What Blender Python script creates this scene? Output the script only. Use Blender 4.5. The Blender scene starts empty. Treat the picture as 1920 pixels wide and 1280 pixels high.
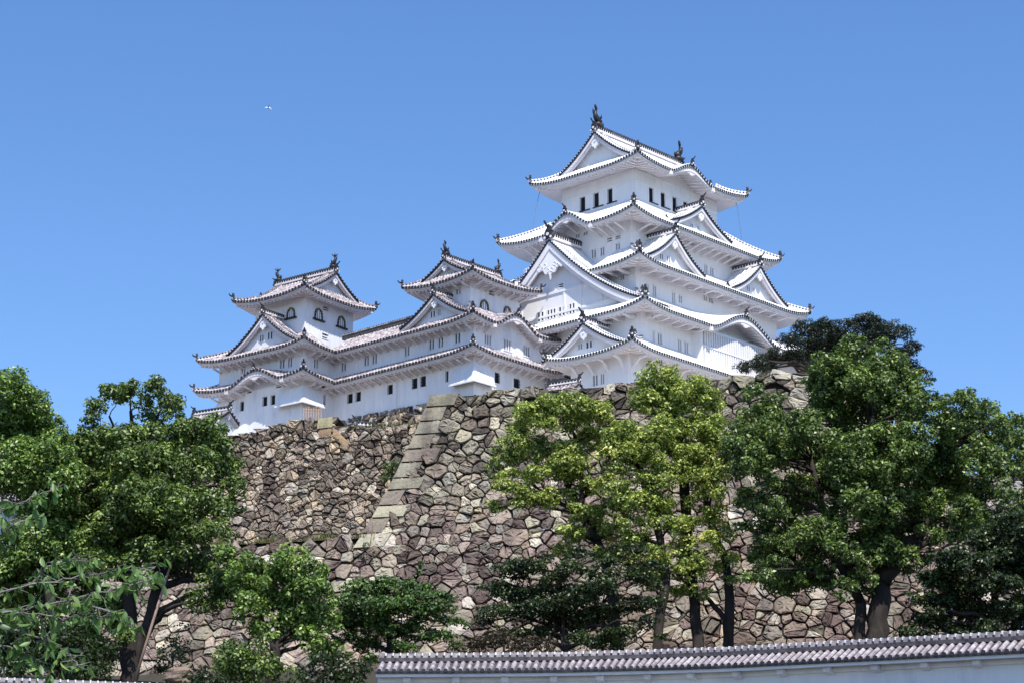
import bpy, math, random
import numpy as np
from mathutils import Vector, Matrix

# ------------------------------------------------------------------ camera, world, sun, exposure
SC = bpy.context.scene
COL = SC.collection
FPX = 4200.0                       # focal length in pixels of a 1920 px wide frame
PITCH = math.radians(16.3065)
cam = bpy.data.cameras.new('camera')
cam.sensor_width = 36.0
cam.lens = FPX * 36.0 / 1920.0
cam.clip_start = 0.5
cam.clip_end = 20000
camo = bpy.data.objects.new('camera', cam)
camo.location = (0, 0, 0)
camo.rotation_euler = (math.pi / 2 + PITCH, 0, 0)
COL.objects.link(camo)
SC.camera = camo

SUN_EL = math.radians(57)
SUN_AZ = math.radians(14)          # to the right of straight behind the camera
SUN_DIR = Vector((math.sin(SUN_AZ) * math.cos(SUN_EL), -math.cos(SUN_AZ) * math.cos(SUN_EL), math.sin(SUN_EL)))
W = bpy.data.worlds.new('World')
SC.world = W
W.use_nodes = True
wn = W.node_tree.nodes
sky = wn.new('ShaderNodeTexSky')
sky.sky_type = 'NISHITA'
sky.sun_disc = False
sky.sun_elevation = SUN_EL
sky.sun_rotation = math.pi - SUN_AZ
sky.air_density = 1.0
sky.dust_density = 0.3
sky.ozone_density = 3.0
sky.altitude = 50
wn['Background'].inputs[1].default_value = 0.125
hsv = wn.new('ShaderNodeHueSaturation')
hsv.inputs['Saturation'].default_value = 1.2
hsv.inputs['Hue'].default_value = 0.507
hsv.inputs['Value'].default_value = 0.87
W.node_tree.links.new(sky.outputs[0], hsv.inputs['Color'])
W.node_tree.links.new(hsv.outputs[0], wn['Background'].inputs[0])

sl = bpy.data.lights.new('sun', 'SUN')
sl.energy = 3.5
sl.angle = math.radians(0.5)
sl.color = (1.0, 0.95, 0.88)
slo = bpy.data.objects.new('sun', sl)
slo.rotation_euler = SUN_DIR.to_track_quat('Z', 'Y').to_euler()
slo.location = (0, 0, 150)
COL.objects.link(slo)
SC.view_settings.view_transform = 'Standard'
SC.view_settings.look = 'None'
SC.view_settings.gamma = 1.0
SC.view_settings.exposure = 0.84
SC.cycles.max_bounces = 6
SC.cycles.diffuse_bounces = 4

RNG = random.Random(7)
NR = np.random.default_rng(11)

# ------------------------------------------------------------------ image pixel helpers (photo pixel -> point at a known depth or on a known plane)
def ray(px, py):
    a = (px - 960) / FPX
    b = -(py - 640) / FPX
    return np.array([a, math.cos(PITCH) - b * math.sin(PITCH), math.sin(PITCH) + b * math.cos(PITCH)])

def at(px, py, dep):
    r = ray(px, py)
    return r * (dep / r[1])

class Frame:
    def __init__(s, cx, cy, yaw):
        s.c = np.array([cx, cy, 0.0])
        s.yaw = math.radians(yaw)
        s.dx = np.array([math.cos(s.yaw), math.sin(s.yaw), 0])
        s.dy = np.array([-math.sin(s.yaw), math.cos(s.yaw), 0])
    def W(s, px, py, o):                   # west face, o metres out -> (u, z)
        r = ray(px, py)
        t = (s.dx @ s.c - o) / (s.dx @ r)
        p = r * t
        return -float((p - s.c) @ s.dy), float(p[2])
    def S(s, px, py, o):
        r = ray(px, py)
        t = (s.dy @ s.c - o) / (s.dy @ r)
        p = r * t
        return float((p - s.c) @ s.dx), float(p[2])

# ------------------------------------------------------------------ mesh helpers
class MB:
    def __init__(s):
        s.v = []; s.f = []; s.m = []
    def add(s, vs, fs, mat=0):
        b = len(s.v)
        s.v.extend([tuple(float(c) for c in p) for p in vs])
        for q in fs:
            s.f.append(tuple(b + i for i in q)); s.m.append(mat)
    def quad(s, a, b, c, d, mat=0):
        s.add([a, b, c, d], [(0, 1, 2, 3)], mat)
    def box(s, lo, hi, mat=0, T=None):
        (x0, y0, z0), (x1, y1, z1) = lo, hi
        P = [(x0, y0, z0), (x1, y0, z0), (x1, y1, z0), (x0, y1, z0), (x0, y0, z1), (x1, y0, z1), (x1, y1, z1), (x0, y1, z1)]
        if T: P = [T(*p) for p in P]
        s.add(P, [(0, 3, 2, 1), (4, 5, 6, 7), (0, 1, 5, 4), (1, 2, 6, 5), (2, 3, 7, 6), (3, 0, 4, 7)], mat)
    def beam(s, p0, p1, w, h, mat=0, up=(0, 0, 1), w2=None, h2=None):
        p0 = Vector(p0); p1 = Vector(p1); d = (p1 - p0).normalized(); up = Vector(up)
        sd = d.cross(up)
        if sd.length < 1e-4: sd = d.cross(Vector((1, 0, 0)))
        sd.normalize(); up = sd.cross(d)
        w2 = w if w2 is None else w2; h2 = h if h2 is None else h2
        P = []
        for p, ww, hh in ((p0, w, h), (p1, w2, h2)):
            for a, b in ((-1, -1), (1, -1), (1, 1), (-1, 1)):
                P.append(p + sd * a * ww / 2 + up * b * hh / 2)
        s.add(P, [(0, 1, 2, 3), (7, 6, 5, 4), (0, 4, 5, 1), (1, 5, 6, 2), (2, 6, 7, 3), (3, 7, 4, 0)], mat)
    def tube(s, pts, radii, n=8, mat=0, cap=True):
        pts = [Vector(p) for p in pts]
        rings = []
        prev = None
        for i, p in enumerate(pts):
            d = (pts[min(i + 1, len(pts) - 1)] - pts[max(i - 1, 0)])
            if d.length < 1e-6: d = Vector((0, 0, 1))
            d.normalize()
            if prev is None:
                a = d.cross(Vector((0.31, 0.87, 0.38)))
            else:
                a = prev - d * prev.dot(d)
            a.normalize(); prev = a
            b = d.cross(a)
            rings.append([p + (a * math.cos(2 * math.pi * k / n) + b * math.sin(2 * math.pi * k / n)) * radii[i] for k in range(n)])
        V = [q for r in rings for q in r]
        F = []
        for i in range(len(pts) - 1):
            for k in range(n):
                F.append((i * n + k, i * n + (k + 1) % n, (i + 1) * n + (k + 1) % n, (i + 1) * n + k))
        if cap:
            F.append(tuple(reversed(range(n))))
            F.append(tuple(range((len(pts) - 1) * n, len(pts) * n)))
        s.add(V, F, mat)
    def prism(s, outline, T, d0, d1, mat=0):     # outline (u, z) counter-clockwise seen from outside, extruded from d0 (inner) to d1 (outer)
        n = len(outline)
        P = [T(u, d1, z) for u, z in outline] + [T(u, d0, z) for u, z in outline]
        F = [tuple(range(n)), tuple(reversed(range(n, 2 * n)))]
        for i in range(n):
            j = (i + 1) % n
            F.append((j, i, n + i, n + j))
        s.add(P, F, mat)
    def build(s, name, mats, parent=None, smooth=False, zb=0.0):
        me = bpy.data.meshes.new(name)
        me.from_pydata(s.v, [], s.f)
        for m in (mats if isinstance(mats, (list, tuple)) else [mats]):
            me.materials.append(m)
        if len(me.polygons):
            me.polygons.foreach_set('material_index', np.array(s.m, dtype=np.int32))
            if smooth: me.polygons.foreach_set('use_smooth', np.ones(len(me.polygons), dtype=bool))
        me.update()
        o = bpy.data.objects.new(name, me)
        COL.objects.link(o)
        if parent is not None: o.parent = parent
        return o

def thing(name, label, cat, loc=(0, 0, 0), rz=0.0, group=None):
    o = bpy.data.objects.new(name, None)
    COL.objects.link(o)
    o.location = loc; o.rotation_euler = (0, 0, rz)
    o['label'] = label; o['category'] = cat
    if group: o['group'] = group
    return o

def tag(o, label, cat, group=None, kind=None):
    o['label'] = label
    o['category'] = cat
    if group: o['group'] = group
    if kind: o['kind'] = kind
    return o

def part(name, parent, loc=(0, 0, 0), rz=0.0):
    o = bpy.data.objects.new(name, None); COL.objects.link(o)
    o.parent = parent; o.location = loc; o.rotation_euler = (0, 0, rz)
    return o

# ------------------------------------------------------------------ materials
def newmat(name):
    m = bpy.data.materials.new(name); m.use_nodes = True
    nt = m.node_tree
    return m, nt, nt.nodes['Principled BSDF']

def N(nt, t, **kw):
    n = nt.nodes.new(t)
    for k, v in kw.items(): setattr(n, k, v)
    return n

def ramp(nt, stops):
    r = N(nt, 'ShaderNodeValToRGB')
    e = r.color_ramp.elements
    while len(e) < len(stops): e.new(0.5)
    for i, (p, c) in enumerate(stops):
        e[i].position = p
        e[i].color = tuple(c) + (1,) if len(c) == 3 else c
    return r

def noisy(name, stops, scale, rough=0.8, detail=5, bump=0.0, bscale=None, dist=0.0, coord='Object', spec=0.3, stretch=None, streak=0.0):
    m, nt, b = newmat(name)
    tc = N(nt, 'ShaderNodeTexCoord')
    src = tc.outputs[coord]
    if stretch:
        mp = N(nt, 'ShaderNodeMapping'); mp.inputs['Scale'].default_value = stretch
        nt.links.new(src, mp.inputs[0]); src = mp.outputs[0]
    no = N(nt, 'ShaderNodeTexNoise')
    no.inputs['Scale'].default_value = scale; no.inputs['Detail'].default_value = detail
    no.inputs['Roughness'].default_value = 0.65; no.inputs['Distortion'].default_value = dist
    nt.links.new(src, no.inputs['Vector'])
    r = ramp(nt, stops)
    nt.links.new(no.outputs['Fac'], r.inputs[0])
    out = r.outputs[0]
    if streak:                                  # rain streaks running down the plaster
        m2 = N(nt, 'ShaderNodeMapping'); m2.inputs['Scale'].default_value = (.6, .6, .10)
        nt.links.new(tc.outputs[coord], m2.inputs[0])
        n3 = N(nt, 'ShaderNodeTexNoise'); n3.inputs['Scale'].default_value = 3.2; n3.inputs['Detail'].default_value = 6; n3.inputs['Roughness'].default_value = .7
        nt.links.new(m2.outputs[0], n3.inputs['Vector'])
        r3 = ramp(nt, [(0.36, (1 - streak, 1 - streak, 1 - streak * .85)), (0.56, (1, 1, 1))])
        nt.links.new(n3.outputs['Fac'], r3.inputs[0])
        mx = N(nt, 'ShaderNodeMix', data_type='RGBA', blend_type='MULTIPLY'); mx.inputs[0].default_value = 1
        nt.links.new(out, mx.inputs[6]); nt.links.new(r3.outputs[0], mx.inputs[7]); out = mx.outputs[2]
    nt.links.new(out, b.inputs['Base Color'])
    b.inputs['Roughness'].default_value = rough
    b.inputs['Specular IOR Level'].default_value = spec
    if bump:
        bp = N(nt, 'ShaderNodeBump'); bp.inputs['Strength'].default_value = bump; bp.inputs['Distance'].default_value = 0.05
        n2 = N(nt, 'ShaderNodeTexNoise'); n2.inputs['Scale'].default_value = bscale or scale * 4; n2.inputs['Detail'].default_value = 6
        nt.links.new(tc.outputs[coord], n2.inputs['Vector'])
        nt.links.new(n2.outputs['Fac'], bp.inputs['Height']); nt.links.new(bp.outputs[0], b.inputs['Normal'])
    return m

M = {}
M['plaster'] = noisy('white_plaster', [(0.25, (.80, .80, .84)), (0.5, (.87, .87, .89)), (0.75, (.90, .90, .91))], 0.35, 0.85, 7, stretch=(1, 1, .35), spec=.15, streak=.045)
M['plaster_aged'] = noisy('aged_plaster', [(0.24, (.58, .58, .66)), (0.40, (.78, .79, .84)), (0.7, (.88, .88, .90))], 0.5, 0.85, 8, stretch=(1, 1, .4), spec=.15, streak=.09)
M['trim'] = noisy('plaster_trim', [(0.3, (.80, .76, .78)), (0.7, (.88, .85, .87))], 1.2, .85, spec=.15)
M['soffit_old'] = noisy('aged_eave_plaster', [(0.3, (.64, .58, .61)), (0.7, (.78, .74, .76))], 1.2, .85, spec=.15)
M['dark_tile'] = noisy('dark_roof_tile', [(0.3, (.016, .016, .02)), (0.7, (.045, .045, .055))], 2.0, .5)
M['dark_stud'] = noisy('weathered_ridge_tile', [(0.35, (.03, .03, .035)), (0.62, (.11, .105, .11)), (0.75, (.4, .38, .38))], 3.0, .55)
M['white_tile'] = noisy('plastered_round_tile', [(0.25, (.66, .66, .69)), (0.5, (.82, .82, .83))], 1.4, .7, spec=.2)
M['pan_tile'] = noisy('pale_pan_tile', [(0.3, (.24, .25, .30)), (0.7, (.44, .44, .48))], 1.6, .6)
M['old_round'] = noisy('weathered_round_tile', [(0.34, (.13, .11, .12)), (0.48, (.29, .25, .26)), (0.64, (.62, .58, .58))], 2.6, .7, 6)
M['old_pan'] = noisy('weathered_pan_tile', [(0.36, (.05, .045, .05)), (0.52, (.13, .115, .12)), (0.68, (.30, .27, .27))], 2.2, .65, 6)
M['fg_round'] = noisy('foreground_round_tile', [(0.33, (.16, .14, .15)), (0.5, (.30, .265, .275)), (0.68, (.50, .46, .47))], 3.2, .6, 6)
M['fg_pan'] = noisy('foreground_pan_tile', [(0.33, (.03, .027, .033)), (0.6, (.10, .09, .10))], 3.2, .6, 6)
M['dark_room'] = noisy('dark_interior', [(0.3, (.010, .010, .013)), (0.7, (.022, .022, .026))], 1.0, .9)
M['slit_room'] = noisy('dim_interior', [(0.3, (.025, .025, .035)), (0.7, (.05, .05, .06))], 1.0, .9)
M['black_wood'] = noisy('black_lacquer', [(0.3, (.012, .011, .012)), (0.7, (.03, .028, .03))], 2.0, .4)
M['stud'] = noisy('dull_brass', [(0.3, (.22, .15, .05)), (0.7, (.38, .28, .10))], 4.0, .5)
M['bronze'] = noisy('dark_bronze', [(0.3, (.014, .014, .018)), (0.6, (.04, .038, .045)), (0.8, (.16, .14, .15))], 3.0, .45)
M['cable'] = noisy('grey_cable', [(0.3, (.10, .11, .13)), (0.7, (.16, .17, .2))], 2.0, .6)
M['cherry_bark'] = noisy('grey_cherry_bark', [(0.3, (.09, .08, .075)), (0.7, (.26, .24, .23))], 6, .8)
M['bark'] = noisy('dark_bark', [(0.3, (.014, .011, .010)), (0.7, (.055, .045, .038))], 2.5, .9, 8, bump=.6, stretch=(1, 1, .25))
M['pole'] = noisy('pale_pole', [(0.3, (.26, .17, .14)), (0.7, (.42, .30, .26))], 3, .8, stretch=(1, 1, .3))
M['bamboo'] = noisy('bamboo_fence', [(0.3, (.40, .26, .18)), (0.7, (.62, .46, .38))], 3, .7)

def stone_mat(name, tint):
    m, nt, b = newmat(name)
    at_ = N(nt, 'ShaderNodeAttribute'); at_.attribute_name = 'tone'
    tc = N(nt, 'ShaderNodeTexCoord')
    n1 = N(nt, 'ShaderNodeTexNoise'); n1.inputs['Scale'].default_value = 5.0; n1.inputs['Detail'].default_value = 9; n1.inputs['Roughness'].default_value = .72
    nt.links.new(tc.outputs['Object'], n1.inputs['Vector'])
    r1 = ramp(nt, [(0.28, (.62, .60, .60)), (0.5, (.98, .98, .98)), (0.72, (1.32, 1.30, 1.26))])
    nt.links.new(n1.outputs['Fac'], r1.inputs[0])
    mx = N(nt, 'ShaderNodeMix', data_type='RGBA', blend_type='MULTIPLY'); mx.inputs[0].default_value = 1
    nt.links.new(at_.outputs['Color'], mx.inputs[6]); nt.links.new(r1.outputs[0], mx.inputs[7])
    # dark rain streaks and lichen, large scale and stretched downwards
    mp = N(nt, 'ShaderNodeMapping'); mp.inputs['Scale'].default_value = (.5, .5, .09)
    nt.links.new(tc.outputs['Object'], mp.inputs[0])
    n2 = N(nt, 'ShaderNodeTexNoise'); n2.inputs['Scale'].default_value = 1.1; n2.inputs['Detail'].default_value = 6
    nt.links.new(mp.outputs[0], n2.inputs['Vector'])
    r2 = ramp(nt, [(0.34, (.55, .52, .55)), (0.52, (1, 1, 1)), (0.72, (1.12, 1.1, 1.02))])
    nt.links.new(n2.outputs['Fac'], r2.inputs[0])
    m2 = N(nt, 'ShaderNodeMix', data_type='RGBA', blend_type='MULTIPLY'); m2.inputs[0].default_value = 1
    nt.links.new(mx.outputs[2], m2.inputs[6]); nt.links.new(r2.outputs[0], m2.inputs[7])
    m3 = N(nt, 'ShaderNodeMix', data_type='RGBA', blend_type='MULTIPLY'); m3.inputs[0].default_value = 1
    nt.links.new(m2.outputs[2], m3.inputs[6]); m3.inputs[7].default_value = tuple(tint) + (1,)
    nt.links.new(m3.outputs[2], b.inputs['Base Color'])
    b.inputs['Roughness'].default_value = .9; b.inputs['Specular IOR Level'].default_value = .15
    bp = N(nt, 'ShaderNodeBump'); bp.inputs['Strength'].default_value = .8; bp.inputs['Distance'].default_value = .12
    n3 = N(nt, 'ShaderNodeTexNoise'); n3.inputs['Scale'].default_value = 5; n3.inputs['Detail'].default_value = 8; n3.inputs['Roughness'].default_value = .7
    nt.links.new(tc.outputs['Object'], n3.inputs['Vector'])
    nt.links.new(n3.outputs['Fac'], bp.inputs['Height']); nt.links.new(bp.outputs[0], b.inputs['Normal'])
    return m
M['stone'] = stone_mat('wall_stone', (1.22, 1.19, 1.10))
M['joint'] = noisy('earth_joint', [(0.3, (.010, .009, .009)), (0.7, (.035, .030, .028))], 3, .95)
M['earth'] = noisy('bare_earth', [(0.3, (.022, .018, .012)), (0.5, (.05, .042, .03)), (0.7, (.025, .032, .012))], .6, .95, 8, bump=.5)
M['grass'] = noisy('dry_grass', [(0.3, (.04, .05, .015)), (0.6, (.12, .12, .045)), (0.8, (.22, .19, .10))], 1.5, .95, 8)

def leaf_mat(name, stops, trans=.22, rough=.46, spec=.6):
    m, nt, b = newmat(name)
    a = N(nt, 'ShaderNodeAttribute'); a.attribute_name = 'leaf_tone'
    r = ramp(nt, stops)
    nt.links.new(a.outputs['Fac'], r.inputs[0])
    nt.links.new(r.outputs[0], b.inputs['Base Color'])
    b.inputs['Roughness'].default_value = rough; b.inputs['Specular IOR Level'].default_value = spec
    tr = N(nt, 'ShaderNodeBsdfTranslucent')
    hs = N(nt, 'ShaderNodeHueSaturation'); hs.inputs['Value'].default_value = 1.3; hs.inputs['Saturation'].default_value = 1.1
    nt.links.new(r.outputs[0], hs.inputs['Color']); nt.links.new(hs.outputs[0], tr.inputs['Color'])
    mx = N(nt, 'ShaderNodeMixShader'); mx.inputs[0].default_value = trans
    nt.links.new(b.outputs[0], mx.inputs[1]); nt.links.new(tr.outputs[0], mx.inputs[2])
    nt.links.new(mx.outputs[0], nt.nodes['Material Output'].inputs['Surface'])
    return m
M['leaf_bright'] = leaf_mat('fresh_camphor_leaf', [(0, (0.086, 0.124, 0.026)), (.45, (0.211, 0.284, 0.054)), (.8, (0.422, 0.508, 0.111)), (1, (0.631, 0.628, 0.202))])
M['leaf_mid'] = leaf_mat('camphor_leaf', [(0, (0.050, 0.088, 0.024)), (.5, (0.127, 0.213, 0.041)), (.85, (0.254, 0.383, 0.079)), (1, (0.480, 0.590, 0.182))])
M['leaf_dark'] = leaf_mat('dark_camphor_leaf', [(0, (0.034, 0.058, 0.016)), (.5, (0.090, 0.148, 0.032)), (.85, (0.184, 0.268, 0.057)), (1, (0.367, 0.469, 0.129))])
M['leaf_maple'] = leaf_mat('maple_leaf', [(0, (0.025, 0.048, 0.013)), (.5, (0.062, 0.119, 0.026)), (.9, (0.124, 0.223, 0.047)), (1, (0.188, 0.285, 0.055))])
M['leaf_maple_dark'] = leaf_mat('shade_maple_leaf', [(0, (.010, .018, .006)), (.5, (.026, .046, .012)), (.9, (.055, .095, .022)), (1, (.08, .12, .03))])  # maple leaf copy with the shade of the undergrowth put into its colour
M['leaf_brown'] = leaf_mat('bronze_maple_leaf', [(0, (.02, .016, .008)), (.5, (.05, .038, .018)), (1, (.09, .065, .03))])
M['leaf_conifer'] = leaf_mat('conifer_needle', [(0, (0.007, 0.014, 0.010)), (.6, (0.019, 0.034, 0.018)), (1, (0.042, 0.066, 0.031))], .15)
M['leaf_cherry'] = leaf_mat('cherry_leaf', [(0, (0.058, 0.116, 0.031)), (.6, (0.143, 0.261, 0.073)), (1, (0.347, 0.490, 0.144))], .4)

# ------------------------------------------------------------------ castle building kit
def SIDE(k):
    return {'S': lambda u, o, z: (u, -o, z), 'W': lambda u, o, z: (-o, -u, z),
            'E': lambda u, o, z: (o, u, z), 'N': lambda u, o, z: (-u, o, z)}[k]

def side_rect(k, r):                      # rect (x0, x1, y0, y1) -> (u0, u1, o)
    x0, x1, y0, y1 = r
    return {'S': (x0, x1, -y0), 'W': (-y1, -y0, -x0), 'E': (y0, y1, x1), 'N': (-x1, -x0, y1)}[k]

CS = [(-.5, 0), (-.30, 0), (-.20, .55), (0, .85), (.20, .55), (.30, 0), (.5, 0)]

def columns(mb, T, us, p, surf, vmax, nv, mats, hgt):
    mr, mp = mats
    for u in us:
        xs = [u + c * p for c, _ in CS]
        vm = [max(0.0, vmax(x)) for x in xs]
        if max(vm) < .02: continue
        V = []
        for j in range(nv + 1):
            for i, x in enumerate(xs):
                (uu, o, z) = surf(x, vm[i] * j / nv)
                V.append(T(uu, o, z + CS[i][1] * hgt))
        n = len(xs)
        Fp, Fr = [], []
        for j in range(nv):
            for i in range(n - 1):
                q = (j * n + i, j * n + i + 1, (j + 1) * n + i + 1, (j + 1) * n + i)
                (Fp if i in (0, n - 2) else Fr).append(q)
        b = len(mb.v)
        mb.v.extend([tuple(q) for q in V])
        for q in Fp: mb.f.append(tuple(b + k for k in q)); mb.m.append(mp)
        for q in Fr: mb.f.append(tuple(b + k for k in q)); mb.m.append(mr)

def disc(mb, T, u, o, z, r, mat, depth=.06):
    n = 8
    P = [(u + r * math.cos(2 * math.pi * k / n), z + r * math.sin(2 * math.pi * k / n)) for k in range(n)]
    mb.prism(P, T, o - depth, o, mat)

def bell(t):
    t = abs(t)
    return 0.0 if t >= 1 else (0.5 + 0.5 * math.cos(math.pi * t)) ** .85

# style: dict(round, pan, dark, trim, pitch, hgt)
BIG = dict(round='white_tile', pan='pan_tile', trim='trim', wall='plaster', p=.37, h=.15, ft=.24)
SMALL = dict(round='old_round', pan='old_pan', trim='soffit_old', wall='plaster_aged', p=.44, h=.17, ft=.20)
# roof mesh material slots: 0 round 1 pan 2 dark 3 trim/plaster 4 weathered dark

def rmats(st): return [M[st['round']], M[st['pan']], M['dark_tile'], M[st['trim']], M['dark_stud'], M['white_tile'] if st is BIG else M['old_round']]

def ridge(mb, pts, w, h, body=2, alt=3, cap=5, step=.34, frac=.5, cwid=None):
    """stacked tile ridge along world/local points: pale base course, dark body with pale blocks, rounded pale cap"""
    pts = [Vector(p) for p in pts]
    L = [0]
    for a, b in zip(pts, pts[1:]): L.append(L[-1] + (b - a).length)
    tot = L[-1]
    n = max(2, int(tot / step))
    def P(s):
        for i in range(len(pts) - 1):
            if s <= L[i + 1] or i == len(pts) - 2:
                return pts[i].lerp(pts[i + 1], (s - L[i]) / max(1e-6, L[i + 1] - L[i]))
    up = Vector((0, 0, 1))
    for i in range(n):
        a, b = P(tot * i / n), P(tot * (i + 1) / n)
        c = a.lerp(b, frac)
        mb.beam(a + up * h * .14, b + up * h * .14, w * 1.08, h * .30, alt)
        mb.beam(a + up * h * .48, c + up * h * .48, w * .92, h * .40, body)
        mb.beam(c + up * h * .48, b + up * h * .48, w * .92, h * .40, alt)
        mb.beam(a + up * h * .73, b + up * h * .73, w * 1.12, h * .12, cap)
        mb.beam(a + up * h * .86, b + up * h * .86, w * .74, h * .22, cap)
        mb.beam(a + up * h * .9, a.lerp(b, .22) + up * h * .9, w * .84, h * .26, body)

ONI = [(-.42, 0), (.42, 0), (.36, .22), (.26, .36), (.24, .52), (.30, .60), (.16, .74), (.10, .80), (.12, .92), (.06, 1.05), (-.06, 1.05), (-.12, .92), (-.10, .80), (-.16, .74), (-.30, .60), (-.24, .52), (-.26, .36), (-.36, .22)]

def oni(mb, pos, d, s, mat=2, horn=True):
    """ridge-end tile facing d (horizontal direction), s = height"""
    d = Vector((d[0], d[1], 0)).normalized(); r = Vector((-d.y, d.x, 0)); p = Vector(pos)
    T = lambda u, o, z: tuple(p + r * u + d * o + Vector((0, 0, z)))
    mb.prism([(u * s, z * s) for u, z in ONI], T, -.14 * s, .14 * s, mat)
    disc(mb, T, 0, .20 * s, .30 * s, .13 * s, 3, .1 * s)
    disc(mb, T, -.3 * s, .18 * s, .06 * s, .1 * s, 3, .1 * s)
    disc(mb, T, .3 * s, .18 * s, .06 * s, .1 * s, 3, .1 * s)
    if horn:
        mb.tube([p + Vector((0, 0, .85 * s)) - d * .1 * s, p + d * .25 * s + Vector((0, 0, .98 * s)), p + d * .55 * s + Vector((0, 0, 1.25 * s))], [.09 * s, .085 * s, .075 * s], 6, mat)

def shachi(mb, pos, d, s, mat=0):
    """fish-shaped ridge ornament: head down at the ridge end, body arching up, forked tail raised"""
    d = Vector((d[0], d[1], 0)).normalized(); r = Vector((-d.y, d.x, 0)); p = Vector(pos); Z = Vector((0, 0, 1))
    def Q(a, z, u=0): return p + d * a * s + Z * z * s + r * u * s
    mb.beam(Q(-.15, -.05), Q(-.15, .14), .42 * s, .42 * s, mat, up=d)
    body = [Q(-.26, .12), Q(-.22, .24), Q(-.10, .36), Q(.02, .48), Q(.07, .60), Q(.05, .72), Q(.0, .82), Q(-.02, .9)]
    mb.tube(body, [x * s for x in (.13, .19, .18, .15, .115, .085, .055, .03)], 8, mat)
    mb.tube([Q(-.3, .22), Q(-.42, .27), Q(-.47, .38)], [.09 * s, .06 * s, .02 * s], 6, mat)      # snout curling up
    for sg in (-1, 1):
        mb.tube([Q(-.16, .34, .1 * sg), Q(-.18, .44, .2 * sg), Q(-.12, .56, .27 * sg)], [.07 * s, .05 * s, .012 * s], 5, mat)   # pectoral fins
        mb.tube([Q(.0, .82, .0), Q(.10 * sg, .95, .05 * sg), Q(.20 * sg, 1.02, .1 * sg), Q(.2 * sg, 1.1, .1 * sg)], [.055 * s, .06 * s, .04 * s, .01 * s], 5, mat)
    mb.tube([Q(0, .84), Q(-.01, 1.0), Q(.03, 1.16)], [.05 * s, .06 * s, .012 * s], 5, mat)
    for k in range(4):                                                       # dorsal spines
        q = body[2 + k]
        mb.tube([q, q + d * .17 * s + Z * .05 * s, q + d * .24 * s + Z * .14 * s], [.05 * s, .035 * s, .01 * s], 5, mat)

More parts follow.
